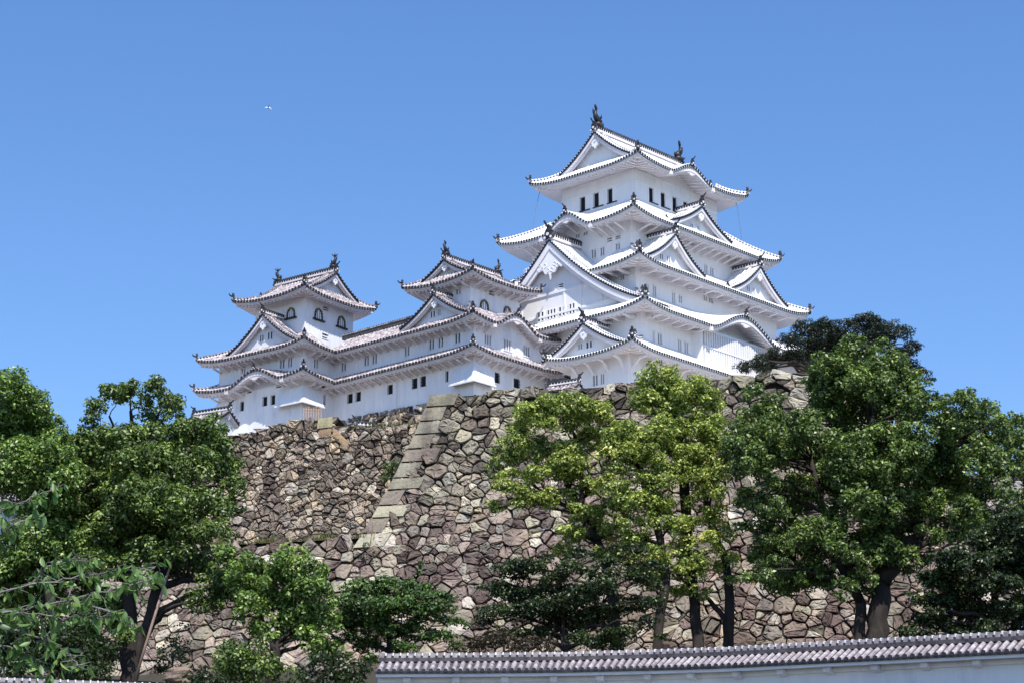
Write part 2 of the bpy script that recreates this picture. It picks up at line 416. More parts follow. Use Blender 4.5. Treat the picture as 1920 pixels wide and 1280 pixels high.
def skirt(parent, st, outer, inner, wall, zmid, lift, zi, humps=None, sides='SWEN', k=.82, hips=('SW', 'SE', 'NW', 'NE'), DL=4.6, fine='SW', name='roof', noeave=(), oni_s=.85, sl=.30, clipu=None, hump_ridge=True):
    """tiled skirt roof with upturned corners, eave trim, rafters, hip ridges. Returns the roof part and a dict of eave functions."""
    humps = humps or {}
    clipu = clipu or {}
    p = st['p']; rise = zi - zmid
    mb = MB(); tr = MB(); RD = []
    info = {}
    def do_side(sd):
        T = SIDE(sd)
        u0, u1, oe = side_rect(sd, outer); i0, i1, oi = side_rect(sd, inner); w0, w1, ow = side_rect(sd, wall)
        H = humps.get(sd, [])
        cu0, cu1 = clipu.get(sd, (u0, u1))
        def hl(v): return u0 + (i0 - u0) * v
        def hr(v): return u1 + (i1 - u1) * v
        def hh(u): return sum(h * bell((u - uc) / hw) for uc, hw, h in H)
        def hcap(u): return max([bell((u - uc) / hw) for uc, hw, h in H] + [0])
        def surf(u, v, u0=u0, u1=u1):
            base = rise * (k * v + (1 - k) * v * v)
            f = max(0, 1 - (u - hl(v)) / DL) ** 2 + max(0, 1 - (hr(v) - u) / DL) ** 2
            z = zmid + base + lift * (1 - v) ** 2 * f
            if H: z += max(0.0, hh(u) - .80 * base * hcap(u))
            return (u, oe + (oi - oe) * v, z)
        def vmax(u):
            if u <= u0 or u >= u1: return 0
            v = 1.0
            if u < i0: v = min(v, (u - u0) / (i0 - u0))
            if u > i1: v = min(v, (u1 - u) / (u1 - i1))
            return v
        uc = (cu0 + cu1) / 2; n = int((cu1 - cu0) / p / 2)
        us = [uc + j * p for j in range(-n, n + 1)]
        columns(mb, T, us, p, surf, vmax, 9 if H else 5, (0, 1), st['h'])
        ze = lambda u: surf(min(max(u, u0), u1), 0)[2]
        info[sd] = dict(T=T, ze=ze, u0=u0, u1=u1, oe=oe, ow=ow, w0=w0, w1=w1, hh=hh, sl=sl, hcap=hcap)
        if sd in noeave: return
        for u in us:                                                          # dark round tile ends
            disc(tr, T, u, oe + .05, ze(u) - .03, st['p'] * .37, 2, .12)
        ft = st['ft']
        step = .45
        m = max(2, int((cu1 - cu0) / step))
        ss = [cu0 + (cu1 - cu0) * j / m for j in range(m + 1)]
        cl = lambda u, a: min(max(u, u0 + a if cu0 == u0 else cu0), u1 - a if cu1 == u1 else cu1)
        def zin(u): return zmid - .10 - ft - .14 + sl * (oe - ow) + hh(u) * .92
        def zin_at(u): return zin(u)
        info[sd]['zin'] = zin
        for a, b in zip(ss, ss[1:]):
            def Rw(inset, dz):
                return [T(cl(q, inset), oe - inset, ze(q) - dz) for q in (a, b)]
            fa, fb = ft + .32 * hcap(a), ft + .32 * hcap(b)
            A = Rw(0, -.02); B = Rw(0, .16); C = Rw(.10, .16)
            D = [T(cl(a, .10), oe - .10, ze(a) - .11 - fa), T(cl(b, .10), oe - .10, ze(b) - .11 - fb)]
            E_ = [T(cl(a, .22), oe - .22, ze(a) - .11 - fa), T(cl(b, .22), oe - .22, ze(b) - .11 - fb)]
            Fz = [T(cl(a, .22), oe - .22, ze(a) - .24 - fa), T(cl(b, .22), oe - .22, ze(b) - .24 - fb)]
            ca, cb = min(max(a, w0), w1), min(max(b, w0), w1)
            G = [T(ca, ow, zin(a)), T(cb, ow, zin(b))]
            tr.quad(B[0], B[1], A[1], A[0], 5); tr.quad(C[0], C[1], B[1], B[0], 2)  # dark underside strip: a shadow line put into the eave's colour
            tr.quad(D[0], D[1], C[1], C[0], 3); tr.quad(E_[0], E_[1], D[1], D[0], 3); tr.quad(Fz[0], Fz[1], E_[1], E_[0], 3)
            tr.quad(G[0], G[1], Fz[1], Fz[0], 3)
        if sd in fine:
            sp = .52; m = int((cu1 - cu0 - .6) / sp)
            for j in range(m + 1):
                u = uc + (j - m / 2) * sp
                fo = .30 / (oe - ow)
                # stop at the mitre in the corner zone
                fr = 1.0
                if u < w0 and cu0 == u0: fr = min(1, (u - u0) / (w0 - u0))
                if u > w1 and cu1 == u1: fr = min(1, (u1 - u) / (u1 - w1))
                if fr < fo + .08: continue
                fx = ft + .32 * hcap(u)
                z0 = ze(u) - .24 - fx; z1 = zin(u)
                a = T(u, oe - .30, z0 + (z1 - z0) * fo - .08)
                b = T(u, oe + (ow - oe) * fr, z0 + (z1 - z0) * fr - .08)
                tr.beam(a, b, .22, .24, 3)
        # hump ridge and hanging board
        for (hc, hw, h) in H:
            if not hump_ridge: continue
            pts = [T(*surf(hc, v)) for v in (0.02, .15, .3, .45, .6)]
            rd = MB(); ridge(rd, pts, .30, .34); RD.append(('ridge', rd)); rd = MB(); RD.append(('ridge_end_tile', rd))
            q = T(hc, oe + .02, ze(hc) + .05); d = Vector(T(0, 1, 0)) - Vector(T(0, 0, 0))
            oni(rd, q, d, .75 if st is BIG else .62)
            zb = ze(hc) - .11 - ft - .32
            pen = [(0, -.75), (.18, -.62), (.30, -.66), (.42, -.45), (.72, -.42), (.95, -.2), (.9, 0), (-.9, 0), (-.95, -.2), (-.72, -.42), (-.42, -.45), (-.30, -.66), (-.18, -.62)]
            sc = min(1.0, hw / 4.2)
            tr.prism([(hc + a * sc, zb + .08 + b * sc * .8) for a, b in pen], T, oe - .32, oe - .14, 3)
            if sd in fine:                                                    # side board ends where the curved board starts
                for sg in (-1, 1):
                    uu = hc + sg * hw * 1.02
                    tr.box((uu - .22, oe - .5, ze(uu) - .11 - ft - .22), (uu + .22, oe + .01, ze(uu) - .12), 3, T)
    for sd in sides: do_side(sd)
    x0, x1, y0, y1 = outer; a0, a1, b0, b1 = inner
    cor = {'SW': ((x0, y0), (a0, b0)), 'SE': ((x1, y0), (a1, b0)), 'NW': ((x0, y1), (a0, b1)), 'NE': ((x1, y1), (a1, b1))}
    for c in hips:
        (ox, oy), (ix, iy) = cor[c]
        pts = []
        for j in range(9):
            v = .0 + j / 8
            pts.append((ox + (ix - ox) * v, oy + (iy - oy) * v, zmid + rise * (k * v + (1 - k) * v * v) + lift * (1 - v) ** 2 * 1.0 + .02))
        rd = MB(); ridge(rd, pts, .36 if st is BIG else .32, .44 if st is BIG else .38); RD.append(('hip_ridge', rd))
        d = Vector((ox - ix, oy - iy, 0)).normalized()
        rd = MB(); oni(rd, Vector(pts[0]) + d * .02 + Vector((0, 0, .04)), d, oni_s * .92, horn=False); RD.append(('ridge_end_tile', rd))
        nub = Vector(pts[0]) + d * .1; rd.tube([nub + Vector((0, 0, .45)), nub + d * .28 + Vector((0, 0, .55)), nub + d * .42 + Vector((0, 0, .75))], [.09, .08, .05], 6, 2)
        q = Vector(pts[0]).lerp(Vector(pts[-1]), .30) + Vector((0, 0, .3))
        if c == 'SW':
            rd = MB(); oni(rd, q, d, oni_s * .55, horn=False); RD.append(('ridge_end_tile', rd))
        # hip rafter with pale end and dark half-round cap
        e = Vector((ox, oy, zmid + lift - .42)) - d * .45
        tr.beam(e, e - d * 2.2 + Vector((0, 0, .10)), .36, .40, 3)
        tr.tube([e + d * .06 + Vector((0, 0, .25)), e - d * .5 + Vector((0, 0, .25))], [.24, .24], 8, 2)
    ro = mb.build(name, rmats(st), parent)
    tr.build('eave', rmats(st), ro)
    for nm, q in RD: q.build(nm, rmats(st), ro)
    return ro, info

def gprof(s, c): return c * s - (c - 1) * s * s

GEGYO = [(0, -1.25), (.16, -1.1), (.30, -.85), (.52, -.80), (.62, -.58), (.55, -.40), (.80, -.28), (.78, -.05), (.5, .10), (.22, .12), (0, .25),
         (-.22, .12), (-.5, .10), (-.78, -.05), (-.80, -.28), (-.55, -.40), (-.62, -.58), (-.52, -.80), (-.30, -.85), (-.16, -1.1)]
def scroll_outline():
    P = []
    for t in np.linspace(0, 1, 34):                          # right half, bottom tip to wing tip, lobed lower edge
        u = t * 3.1
        z = -2.1 + 2.0 * t ** .55 - .9 * t * t + .16 * math.sin(t * 26)
        P.append((u, z))
    Q = [(3.0, -.95), (2.2, -.22), (1.3, .25), (.7, .75), (0, 1.0)]
    R = P + Q
    return R + [(-a, b) for a, b in reversed(R[1:-1])]

def gable(parent, st, sd, uc, of, ob, hw, za, zb, c=1.4, board=.46, tymp=.85, pend=.8, name='gable', back=False, rid=(.42, .62), orn='oni', orn_s=1.0, wins=(), tiles=True, down=True, hw_t=None, wide=False, zt=None):
    """gabled roof (chidori / irimoya): ridge along the outward axis of side sd, front verge at of, back end at ob"""
    T = SIDE(sd); p = st['p']
    mb = MB(); bd = MB(); RG = []
    zf = lambda t: za - (za - zb) * gprof(min(1.15, t / hw), c)
    dT = Vector(T(0, 1, 0)) - Vector(T(0, 0, 0))
    if tiles:
        n = int((of - ob) / p)
        os_ = [of - .14 - j * p for j in range(n)]
        for sg in (-1, 1):
            Tm = (lambda u, o, z: T(u, o, z))
            def surf(x, v, sg=sg):
                t = hw * 1.02 * (1 - v)
                return (uc + sg * t, x, zf(t))
            if sg > 0:
                columns(mb, Tm, os_, p, surf, lambda x: 1, 9, (0, 1), st['h'])
            else:
                columns(mb, lambda u, o, z: T(u, o, z), [o for o in os_], -p, surf, lambda x: 1, 9, (0, 1), st['h'])
    ends = [(of, 1)] + ([(ob, -1)] if back else [])
    for oe, dr in ends:
        S = [hw * 1.03 * j / 16 for j in range(17)]
        for sg in (-1, 1):
            L = []
            for t in S: L.append((uc + sg * t, zf(t)))
            for (ua, zA), (ub, zB) in zip(L, L[1:]):
                dn = .12
                # verge band (dark), barge board (pale), second inner board
                def strip(o1, o0, t0, t1, mat):
                    P = [T(ua, oe + dr * o1, zA - t0), T(ub, oe + dr * o1, zB - t0), T(ub, oe + dr * o1, zB - t1), T(ua, oe + dr * o1, zA - t1),
                         T(ua, oe + dr * o0, zA - t0), T(ub, oe + dr * o0, zB - t0), T(ub, oe + dr * o0, zB - t1), T(ua, oe + dr * o0, zA - t1)]
                    bd.add(P, [(0, 1, 2, 3), (7, 6, 5, 4), (0, 4, 5, 1), (3, 2, 6, 7), (0, 3, 7, 4), (1, 5, 6, 2)], mat)
                sec = 1.0 / max(.35, abs(ub - ua) / math.hypot(ub - ua, zB - zA))
                strip(0.0, -.45, -.02, .14, 2)
                strip(-.08, -.28, .14, .14 + board * sec * .62, 3)
                strip(-.22, -.42, .14 + board * sec * .60, .14 + board * sec * 1.0, 3)
                # boarded soffit back to the tympanum
                bd.quad(T(ua, oe - dr * .3, zA - .2), T(ub, oe - dr * .3, zB - .2), T(ub, oe - dr * (tymp + .02), zB - .2), T(ua, oe - dr * (tymp + .02), zA - .2), 3)
            # round verge tiles along the edge
            s = 0.0; cur = 0.0; last = Vector((uc, 0, zf(0)))
            arc = []
            for j in range(1, 201):
                t = hw * 1.03 * j / 200
                q = Vector((uc + sg * t, 0, zf(t)))
                cur += (q - last).length; last = q
                if cur >= p * .92:
                    cur = 0; arc.append((q.x, q.z))
            for (u, z) in arc:
                T2 = (lambda a, o, zz, dr=dr, oe=oe: T(a, oe + dr * o, zz))
                disc(bd, T2, u, .07, z + .04, p * .28, 2, .14)
                bd.box((u - p * .24, -.62, z + .03), (u + p * .24, .03, z + .03 + st['h'] * .9), 0, T2)
            if down:
                pts = [T(uc + sg * t, oe - dr * 1.15, zf(t) + st['h'] * .6) for t in [hw * q for q in (.06, .25, .42, .6, .78, .95)]]
                rg = MB(); ridge(rg, pts, .26, .30); RG.append(('descending_ridge', rg))
                q = Vector(pts[-1]); dd = (Vector(pts[-1]) - Vector(pts[-2])); rg = MB(); oni(rg, q, dd, .62 if st is BIG else .5, horn=False); RG.append(('ridge_end_tile', rg))
        # tympanum
        ot = oe - dr * tymp
        zt_ = zb - .4 if zt is None else zt
        top = [(uc + t, zf(abs(t)) - .12) for t in [hw * 1.02 * j / 14 for j in range(14, -15, -1)]]
        P = [T(uc - hw * 1.02, ot, zt_), T(uc + hw * 1.02, ot, zt_)] + [T(u, ot, z) for u, z in top]
        nP = len(P)
        bd.add(P, [tuple(range(nP))] if dr > 0 else [tuple(reversed(range(nP)))], 6)
        # pendant under the apex
        if pend:
            T2 = (lambda a, o, zz, dr=dr, oe=oe: T(a, oe + dr * o, zz))
            zz = zf(0) - board * 1.5 - .35 * pend
            if wide and dr > 0:
                bd.prism([(uc + a * pend, zz + b * pend) for a, b in scroll_outline()], T2, -.34, -.18, 6)
                for k in range(9):
                    for sg in (-1, 1):
                        a = .22 + .34 * k; b = -1.1 + .12 * k + (.25 if k % 2 else -.1) if k < 4 else -.45 - .05 * (k - 4)
                        ring = [(uc + sg * (a + .17 * math.cos(q)) * pend, zz + (b + .17 * math.sin(q)) * pend) for q in np.linspace(0, 5.2, 10)]
                        bd.tube([T2(x, -.17, y) for x, y in ring], [.035] * 10, 5, 3)
            else:
                bd.prism([(uc + a * pend, zz + b * pend) for a, b in GEGYO], T2, -.34, -.16, 6)
                disc(bd, T2, uc, -.10, zz - .1 * pend, .17 * pend, 3, .1)
        # ridge end
        q = Vector(T(uc, oe - dr * .05, za + .12))
        if orn == 'oni':
            rg = MB(); oni(rg, q, dT * dr, orn_s); RG.append(('ridge_end_tile', rg))
    pts = [T(uc, of - (of - ob) * j / 6, za + .10) for j in range(7)]
    if not back:
        pts[0] = T(uc, of - .1, za + .13)
    rg = MB(); ridge(rg, pts, rid[0], rid[1], frac=.72, cap=4); RG.append(('ridge', rg))
    g = mb.build(name, rmats(st), parent)
    bd.build('bargeboard', rmats(st) + [M[st['wall']]], g)
    for nm, q in RG: q.build(nm, rmats(st), g)
    for w in wins: window(g, st, sd, of - tymp, *w, proud=True)
    return g

def window(parent, st, sd, kind, u0, u1, z0, z1, o, proud=False):
    pass

def window(parent, st, sd, o, kind, u0, u1, z0, z1, proud=False):
    """lattice / open / vent / bell-shaped windows. Recessed into the wall opening (or a box frame standing on a tympanum)."""
    T = SIDE(sd); mb = MB(); bars = MB()
    if u0 > u1: u0, u1 = u1, u0
    w, h = u1 - u0, z1 - z0
    fm = [M['dark_room'], M[st['wall']], M['black_wood'], M['stud'], M['slit_room']]
    if kind == 'kato':                                           # bell-shaped black frame with brass studs over a white shutter
        pr = [(-.5, 0), (-.47, .35), (-.43, .6), (-.34, .8), (-.18, .93), (0, 1.0), (.18, .93), (.34, .8), (.43, .6), (.47, .35), (.5, 0)]
        uc = (u0 + u1) / 2
        O = [(uc + a * w, z0 + b * h) for a, b in pr]; I = [(uc + a * w * .70, z0 + b * h * .84) for a, b in pr]
        mb.prism([I[0], I[-1]] + list(reversed(I[1:-1])), T, o, o + .03, 1)
        for j in range(len(O) - 1):
            P = [T(*q) for q in ((O[j][0], o + .12, O[j][1]), (O[j + 1][0], o + .12, O[j + 1][1]), (I[j + 1][0], o + .12, I[j + 1][1]), (I[j][0], o + .12, I[j][1]))]
            Q = [T(*q) for q in ((O[j][0], o, O[j][1]), (O[j + 1][0], o, O[j + 1][1]), (I[j + 1][0], o, I[j + 1][1]), (I[j][0], o, I[j][1]))]
            mb.add(P + Q, [(3, 2, 1, 0), (0, 1, 5, 4), (2, 3, 7, 6)], 2)
            cu, cz = (O[j][0] + O[j + 1][0] + I[j][0] + I[j + 1][0]) / 4, (O[j][1] + O[j + 1][1] + I[j][1] + I[j + 1][1]) / 4
            mb.box((cu - .07, o + .1, cz - .07), (cu + .07, o + .14, cz + .07), 3, T)
        mb.box((u0 - .22, o, z0 - .17), (u1 + .22, o + .22, z0), 2, T)
        for k in (-.12, .12): bars.box((uc + k * w - .02, o + .031, z0 + .02), (uc + k * w + .02, o + .06, z0 + h * .78), 4, T)
    else:
        d = .24
        if proud:
            mb.box((u0 - .09, o + .003, z0 - .09), (u1 + .09, o + .05, z0), 1, T); mb.box((u0 - .09, o + .003, z1), (u1 + .09, o + .05, z1 + .09), 1, T)
            mb.box((u0 - .09, o + .003, z0), (u0, o + .05, z1), 1, T); mb.box((u1, o + .003, z0), (u1 + .09, o + .05, z1), 1, T)
            mb.quad(T(u0, o + .006, z0), T(u1, o + .006, z0), T(u1, o + .006, z1), T(u0, o + .006, z1), 4)
            ob = o + .012; of = o + .07
        else:
            mb.quad(T(u0, o - d, z0), T(u1, o - d, z0), T(u1, o - d, z1), T(u0, o - d, z1), 0 if kind in ('open', 'grid', 'slide') else 4)
            mb.box((u0 - .07, o + .002, z1), (u1 + .07, o + .05, z1 + .09), 1, T)
            if kind == 'slide':
                mb.box((u0 - .02, o + .002, z0 - .10), (u1 + .02, o + .10, z0), 2, T)
            else:
                mb.box((u0 - .07, o + .002, z0 - .09), (u1 + .07, o + .05, z0), 1, T)
            ob = o - .16; of = o - .03
        if kind == 'bars':
            n = max(2, int(round(w / .40)))
            pitch = w / n
            for j in range(n + 1):
                u = u0 + j * pitch
                a, b = max(u0, u - pitch * .22), min(u1, u + pitch * .22)
                bars.box((a, ob, z0), (b, of, z1), 1, T)
        elif kind == 'grid':
            for j in range(1, 4): bars.box((u0 + w * j / 4 - .022, ob, z0), (u0 + w * j / 4 + .022, of - .03, z1), 4, T)
            for j in range(1, 4): bars.box((u0, ob + .02, z0 + h * j / 4 - .022), (u1, of - .05, z0 + h * j / 4 + .022), 4, T)
        elif kind == 'slide':                                     # dark opening beside a drawn white shutter
            bars.box((u0 + w * .52, ob, z0), (u1, of, z1), 1, T)
            bars.box((u0 + w * .52, of, z0 + .03), (u0 + w * .56, of + .02, z1), 1, T)
        elif kind == 'vent':
            bars.box((u0, ob, z0 + h * .40), (u1, of, z0 + h * .62), 1, T)
    wo = mb.build('window', fm, parent)
    if bars.v: bars.build('lattice_bars' if kind in ('bars', 'grid') else 'shutter', fm, wo)
    return wo

def walls(parent, st, rect, z0, ztop, wins=None, tops=None, sides='SWEN', name='wall', flare=None):
    """plaster storey with real window openings; wins[side] = list of (kind, u0, u1, z0, z1); tops[side] = callable top height"""
    wins = wins or {}; tops = tops or {}
    mb = MB()
    for sd in sides:
        T = SIDE(sd); u0, u1, o = side_rect(sd, rect)
        hs = [(min(a, b), max(a, b), c, d) for (kd, a, b, c, d) in wins.get(sd, []) if kd != 'kato']
        us = sorted(set([u0, u1] + [q for h in hs for q in h[:2] if u0 < q < u1]))
        zs = sorted(set([z0, ztop] + [q for h in hs for q in h[2:] if z0 < q < ztop]))
        for a, b in zip(us, us[1:]):
            for c, d in zip(zs, zs[1:]):
                um, zm = (a + b) / 2, (c + d) / 2
                if any(h[0] < um < h[1] and h[2] < zm < h[3] for h in hs): continue
                mb.quad(T(a, o, c), T(b, o, c), T(b, o, d), T(a, o, d))
        for a, b, c, d in hs:
            r = .30
            mb.quad(T(a, o, c), T(a, o, d), T(a, o - r, d), T(a, o - r, c)); mb.quad(T(b, o, d), T(b, o, c), T(b, o - r, c), T(b, o - r, d))
            mb.quad(T(a, o, d), T(b, o, d), T(b, o - r, d), T(a, o - r, d)); mb.quad(T(b, o, c), T(a, o, c), T(a, o - r, c), T(b, o - r, c))
        if sd in tops:
            f = tops[sd]; m = int((u1 - u0) / .4) + 1
            q = [u0 + (u1 - u0) * j / m for j in range(m + 1)]
            for a, b in zip(q, q[1:]):
                if f(a) > ztop + .02 or f(b) > ztop + .02:
                    mb.quad(T(a, o, ztop), T(b, o, ztop), T(b, o, max(ztop, f(b))), T(a, o, max(ztop, f(a))))
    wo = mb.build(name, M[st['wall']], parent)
    for sd in wins:
        u0, u1, o = side_rect(sd, rect)
        for (kd, a, b, c, d) in wins[sd]:
            window(parent, st, sd, o, kd, a, b, c, d)
    return wo

BR = {}
def brackets(parent, st, info, sd, us, drop=1.0, reach=.78, kind='strut'):
    """eave struts: each one its own part, sharing mesh data per eave"""
    i = info[sd]; T = i['T']
    ov = (i['oe'] - i['ow']) * reach
    zs = i['zin']
    yaw = {'S': 0, 'W': -math.pi / 2, 'E': math.pi / 2, 'N': math.pi}[sd]
    key = (st['trim'], round(ov, 2), drop, kind)
    if key not in BR:
        mb = MB()
        dz = -(i['oe'] - i['ow']) * reach * i['sl']
        top = (0, -ov, dz - .14); low = (0, 0, -drop)
        if kind == 'strut':
            mb.beam((0, 0.02, -.13), top, .17, .15, 0)
            mb.beam((0, .04, -drop), (0, -ov + .1, dz - .22), .16, .17, 0)
        else:                                                       # bent arm: horizontal outer half, sloping inner half
            mb.beam((0, -ov, dz - .12), (0, -ov * .42, dz - .26), .22, .22, 0)
            mb.beam((0, -ov * .48, dz - .24), (0, .05, -drop), .22, .24, 0)
            mb.beam((0, 0.02, -.1), (0, -ov * .9, dz - .06), .2, .12, 0)
        BR[key] = mb
        o = mb.build('bracket', M[st['trim']], parent); o.hide_render = False
        BR[key] = o.data
        first = o
    else:
        first = None
    for u in us:
        if first is not None:
            o = first; first = None
        else:
            o = bpy.data.objects.new('bracket', BR[key]); COL.objects.link(o); o.parent = parent
        o.location = T(u, i['ow'], zs(u) + .02)
        o.rotation_euler = (0, 0, yaw)

def rng(a, b, s):
    n = max(1, int(round((b - a) / s)))
    return [a + (b - a) * j / n for j in range(n + 1)]

def pixwins(fr, sd, o, ox, oy, sc, lst):
    """window boxes read off the photograph (crop origin ox, oy and scale sc) laid on the wall plane of side sd"""
    out = []
    for kd, x0, x1, y0, y1 in lst:
        f = fr.S if sd == 'S' else fr.W
        xm = ox + (x0 + x1) / 2 / sc
        a = f(ox + x0 / sc, oy + (y0 + y1) / 2 / sc, o)[0]
        b = f(ox + x1 / sc, oy + (y0 + y1) / 2 / sc, o)[0]
        # the crop rows are taken at the window's middle column, correcting for the slope of the wall line
        zt = f(xm, oy + (y0 + (abs(x1 - x0) * .16)) / sc, o)[1]
        zb = f(xm, oy + (y1 - (abs(x1 - x0) * .16)) / sc, o)[1]
        out.append((kd, a, b, zb, zt))
    return out
# ------------------------------------------------------------------ the main keep
FM = Frame(13.6935, 226.0, 47.44)
FN = Frame(-4.175, 223.0, 48.174)
FI = Frame(-22.587, 233.396, 52.736)

def settle(root, zb, k=1.0):
    for c in root.children: c.location.z -= zb
    root.location = (root.location.x * k, root.location.y * k, zb * k)
    root.scale = (k, k, k)

KS = .965            # chosen shrink towards the camera, clear of the keep's gable, for the two smaller towers and their corridor

def build_keep():
    fr = FM
    R = thing('castle_keep', 'tallest white castle keep with five tiers of plastered roofs and black tile edges', 'castle keep', (fr.c[0], fr.c[1], 0), fr.yaw)
    st = BIG
    S6 = (-6.96, 6.96, -4.98, 4.98); S5 = (-9.75, 9.75, -6.75, 6.75); S3 = (-11.9, 11.6, -9.0, 9.0)
    S2 = (-13.6, 13.2, -11.0, 11.0); S1 = (-16.3, 12.5, -11.4, -4.2)
    # top roof
    r5, i5 = skirt(R, st, (-9.3, 9.3, -7.39, 7.39), (-7.0, 7.0, -4.9, 4.9), S6, 82.45, .58, 83.95, {'S': [(-.25, 3.5, 1.35)], 'N': [(.25, 3.5, 1.35)]}, oni_s=1.0, sl=.22)
    gw = pixwins(fr, 'W', 6.6, 980, 260, 8, [('vent', 1095, 1160, 262, 345), ('vent', 1215, 1280, 212, 312)])
    g5 = gable(R, st, 'W', 0, 7.5, -7.5, 4.95, 87.55, 83.85, 1.36, board=.46, pend=.75, back=True, rid=(.5, .75), orn_s=1.0)
    for d, x in ((-1, -7.1), (1, 7.1)):
        mb = MB(); shachi(mb, (x, 0, 88.35), (d, 0), 2.05); mb.build('fish_ornament', M['bronze'], g5, True)
    # tier 4
    r4, i4 = skirt(R, st, (-12.34, 12.34, -9.24, 9.24), S6, S5, 75.4, .62, 78.9, {'W': [(.1, 3.3, 1.7)], 'E': [(0, 3.3, 1.45)]}, oni_s=1.05)
    # tier 3
    r3o = (-14.3, 14.3, -11.47, 11.47)
    r3, i3 = skirt(R, st, r3o, S5, S3, 69.45, .62, 72.6, sides='SEN', oni_s=1.05, hips=('SW', 'SE', 'NW', 'NE'))
    _, i3w = skirt(R, st, r3o, S5, S3, 69.45, .62, 72.6, sides='W', hips=(), clipu={'W': (4.75, 11.47)})
    skirt(R, st, r3o, S5, S3, 69.45, .62, 72.6, sides='W', hips=(), clipu={'W': (-11.47, -4.75)})
    # tier 2
    r2, i2 = skirt(R, st, (-15.75, 15.3, -13.25, 13.25), S3, S2, 64.05, .64, 66.9, {'S': [(.5, 5.7, 2.15)]}, oni_s=1.1)
    # tier 1
    r1, i1 = skirt(R, st, (-18.1, 14.5, -13.5, -2.35), (-13.6, 13.2, -11.0, -4.2), S1, 59.35, .6, 61.2, sides='SWN', hips=('SW', 'NW'), oni_s=1.05, sl=.24)
    # storeys
    ww6 = []; ss6 = []
    for a, b in ((855, 1010), (1060, 1215), (1270, 1415)):
        ua = fr.W(980 + a / 8, 380, 6.96)[0]; ub = fr.W(980 + b / 8, 380, 6.96)[0]
        ww6.append(('slide', ua, ub, 79.3, 80.88))
    for a, b in ((300, 425), (475, 605), (650, 775), (810, 935)):
        ua = fr.S(1180 + a / 8, 385, 4.98)[0]; ub = fr.S(1180 + b / 8, 385, 4.98)[0]
        ss6.append(('slide', ua, ub, 79.3, 80.88))
    walls(R, st, S6, 77.5, 82.45, {'W': ww6, 'S': ss6}, {k: i5[k]['zin'] for k in 'SW'})
    # timber-line bands under the top eave
    mb = MB()
    for sd in 'SW':
        T = SIDE(sd); u0, u1, o = side_rect(sd, S6)
        mb.box((u0 - .04, o + .002, 80.92), (u1 + .04, o + .07, 81.12), 0, T)
        mb.box((u0, o + .002, 82.1), (u1, o + .06, 82.25), 0, T)
        n = 6 if sd == 'W' else 9
        for j in range(n + 1):
            u = u0 + .12 + (u1 - u0 - .24) * j / n
            mb.box((u - .07, o + .003, 81.12), (u + .07, o + .045, 82.1), 0, T)
        mb.box((u1 - .2 if sd == 'W' else u0, o + .003, 77.5), (u1 if sd == 'W' else u0 + .2, o + .04, 80.92), 0, T)
    mb.build('wall_band', M['plaster'], R)
    w5 = pixwins(fr, 'W', 9.75, 920, 360, 6, [('bars', 1130, 1185, 645, 755), ('bars', 1230, 1280, 620, 728), ('bars', 1402, 1455, 570, 682), ('vent', 1310, 1365, 508, 570), ('vent', 1400, 1460, 482, 540), ('bars', 950, 1000, 440, 525), ('bars', 1040, 1092, 412, 500)])
    s5 = pixwins(fr, 'S', 6.75, 1180, 400, 6.4, [('bars', 900, 942, 615, 765), ('bars', 968, 1016, 650, 797), ('vent', 685, 735, 470, 530), ('bars', 700, 740, 315, 385), ('bars', 752, 795, 335, 405)])
    walls(R, st, S5, 70.5, 75.6, {'W': w5, 'S': s5}, {k: i4[k]['zin'] for k in 'SW'})
    s3 = pixwins(fr, 'S', 9.0, 1180, 400, 6.4, [('bars', 203, 237, 845, 945), ('bars', 280, 326, 868, 1025), ('bars', 513, 556, 948, 1110), ('bars', 593, 640, 980, 1085), ('bars', 893, 938, 980, 1062), ('bars', 955, 1007, 1005, 1088), ('vent', 190, 245, 640, 690), ('vent', 660, 722, 815, 868), ('vent', 1105, 1155, 978, 1024)])
    w3 = pixwins(fr, 'W', 11.9, 920, 360, 6, [('bars', 1450, 1500, 925, 1003)])
    walls(R, st, S3, 65.6, 69.7, {'S': s3, 'W': w3}, {'S': i3['S']['zin'], 'W': i3w['W']['zin']})
    s2 = pixwins(fr, 'S', 11.0, 1170, 560, 6.194, [('bars', 335, 358, 375, 550), ('bars', 393, 447, 400, 582), ('bars', 628, 672, 472, 657), ('bars', 703, 752, 497, 682), ('vent', 320, 365, 170, 210)])
    walls(R, st, S2, 59.5, 64.2, {'S': s2}, {k: i2[k]['zin'] for k in 'SW'})
    w1 = pixwins(fr, 'W', 16.3, 960, 480, 4.92, [('bars', 740, 792, 1085, 1205), ('bars', 812, 852, 1075, 1188)])
    walls(R, st, S1, 53.0, 59.3, {'W': w1}, {k: i1[k]['zin'] for k in 'SW'})
    # big hipped gable over tier 2 (west) and its windows
    gb = gable(R, st, 'W', -.1, 14.65, 9.7, 12.2, 73.75, 65.0, 1.46, board=.95, tymp=.9, pend=1.15, rid=(.55, .9), orn_s=1.35, wide=True, zt=64.4)
    for kd, a, b, c, d in pixwins(fr, 'W', 13.75, 960, 480, 4.92, [('bars', 236, 300, 512, 612), ('bars', 324, 410, 482, 592), ('bars', 430, 496, 460, 562), ('bars', 527, 586, 432, 540), ('vent', 430, 475, 252, 298)]):
        window(gb, st, 'W', 13.75, kd, a, b, c, d, True)
    mb = MB(); T = SIDE('W')
    mb.box((-5.2, 13.755, 68.15), (6.2, 13.86, 68.4), 0, T); mb.box((-9.5, 13.755, 65.9), (9.5, 13.84, 66.12), 0, T)
    for u in (-4.6, 1.2, 6.1): mb.box((u - .1, 13.757, 66.12), (u + .1, 13.82, 68.15), 0, T)
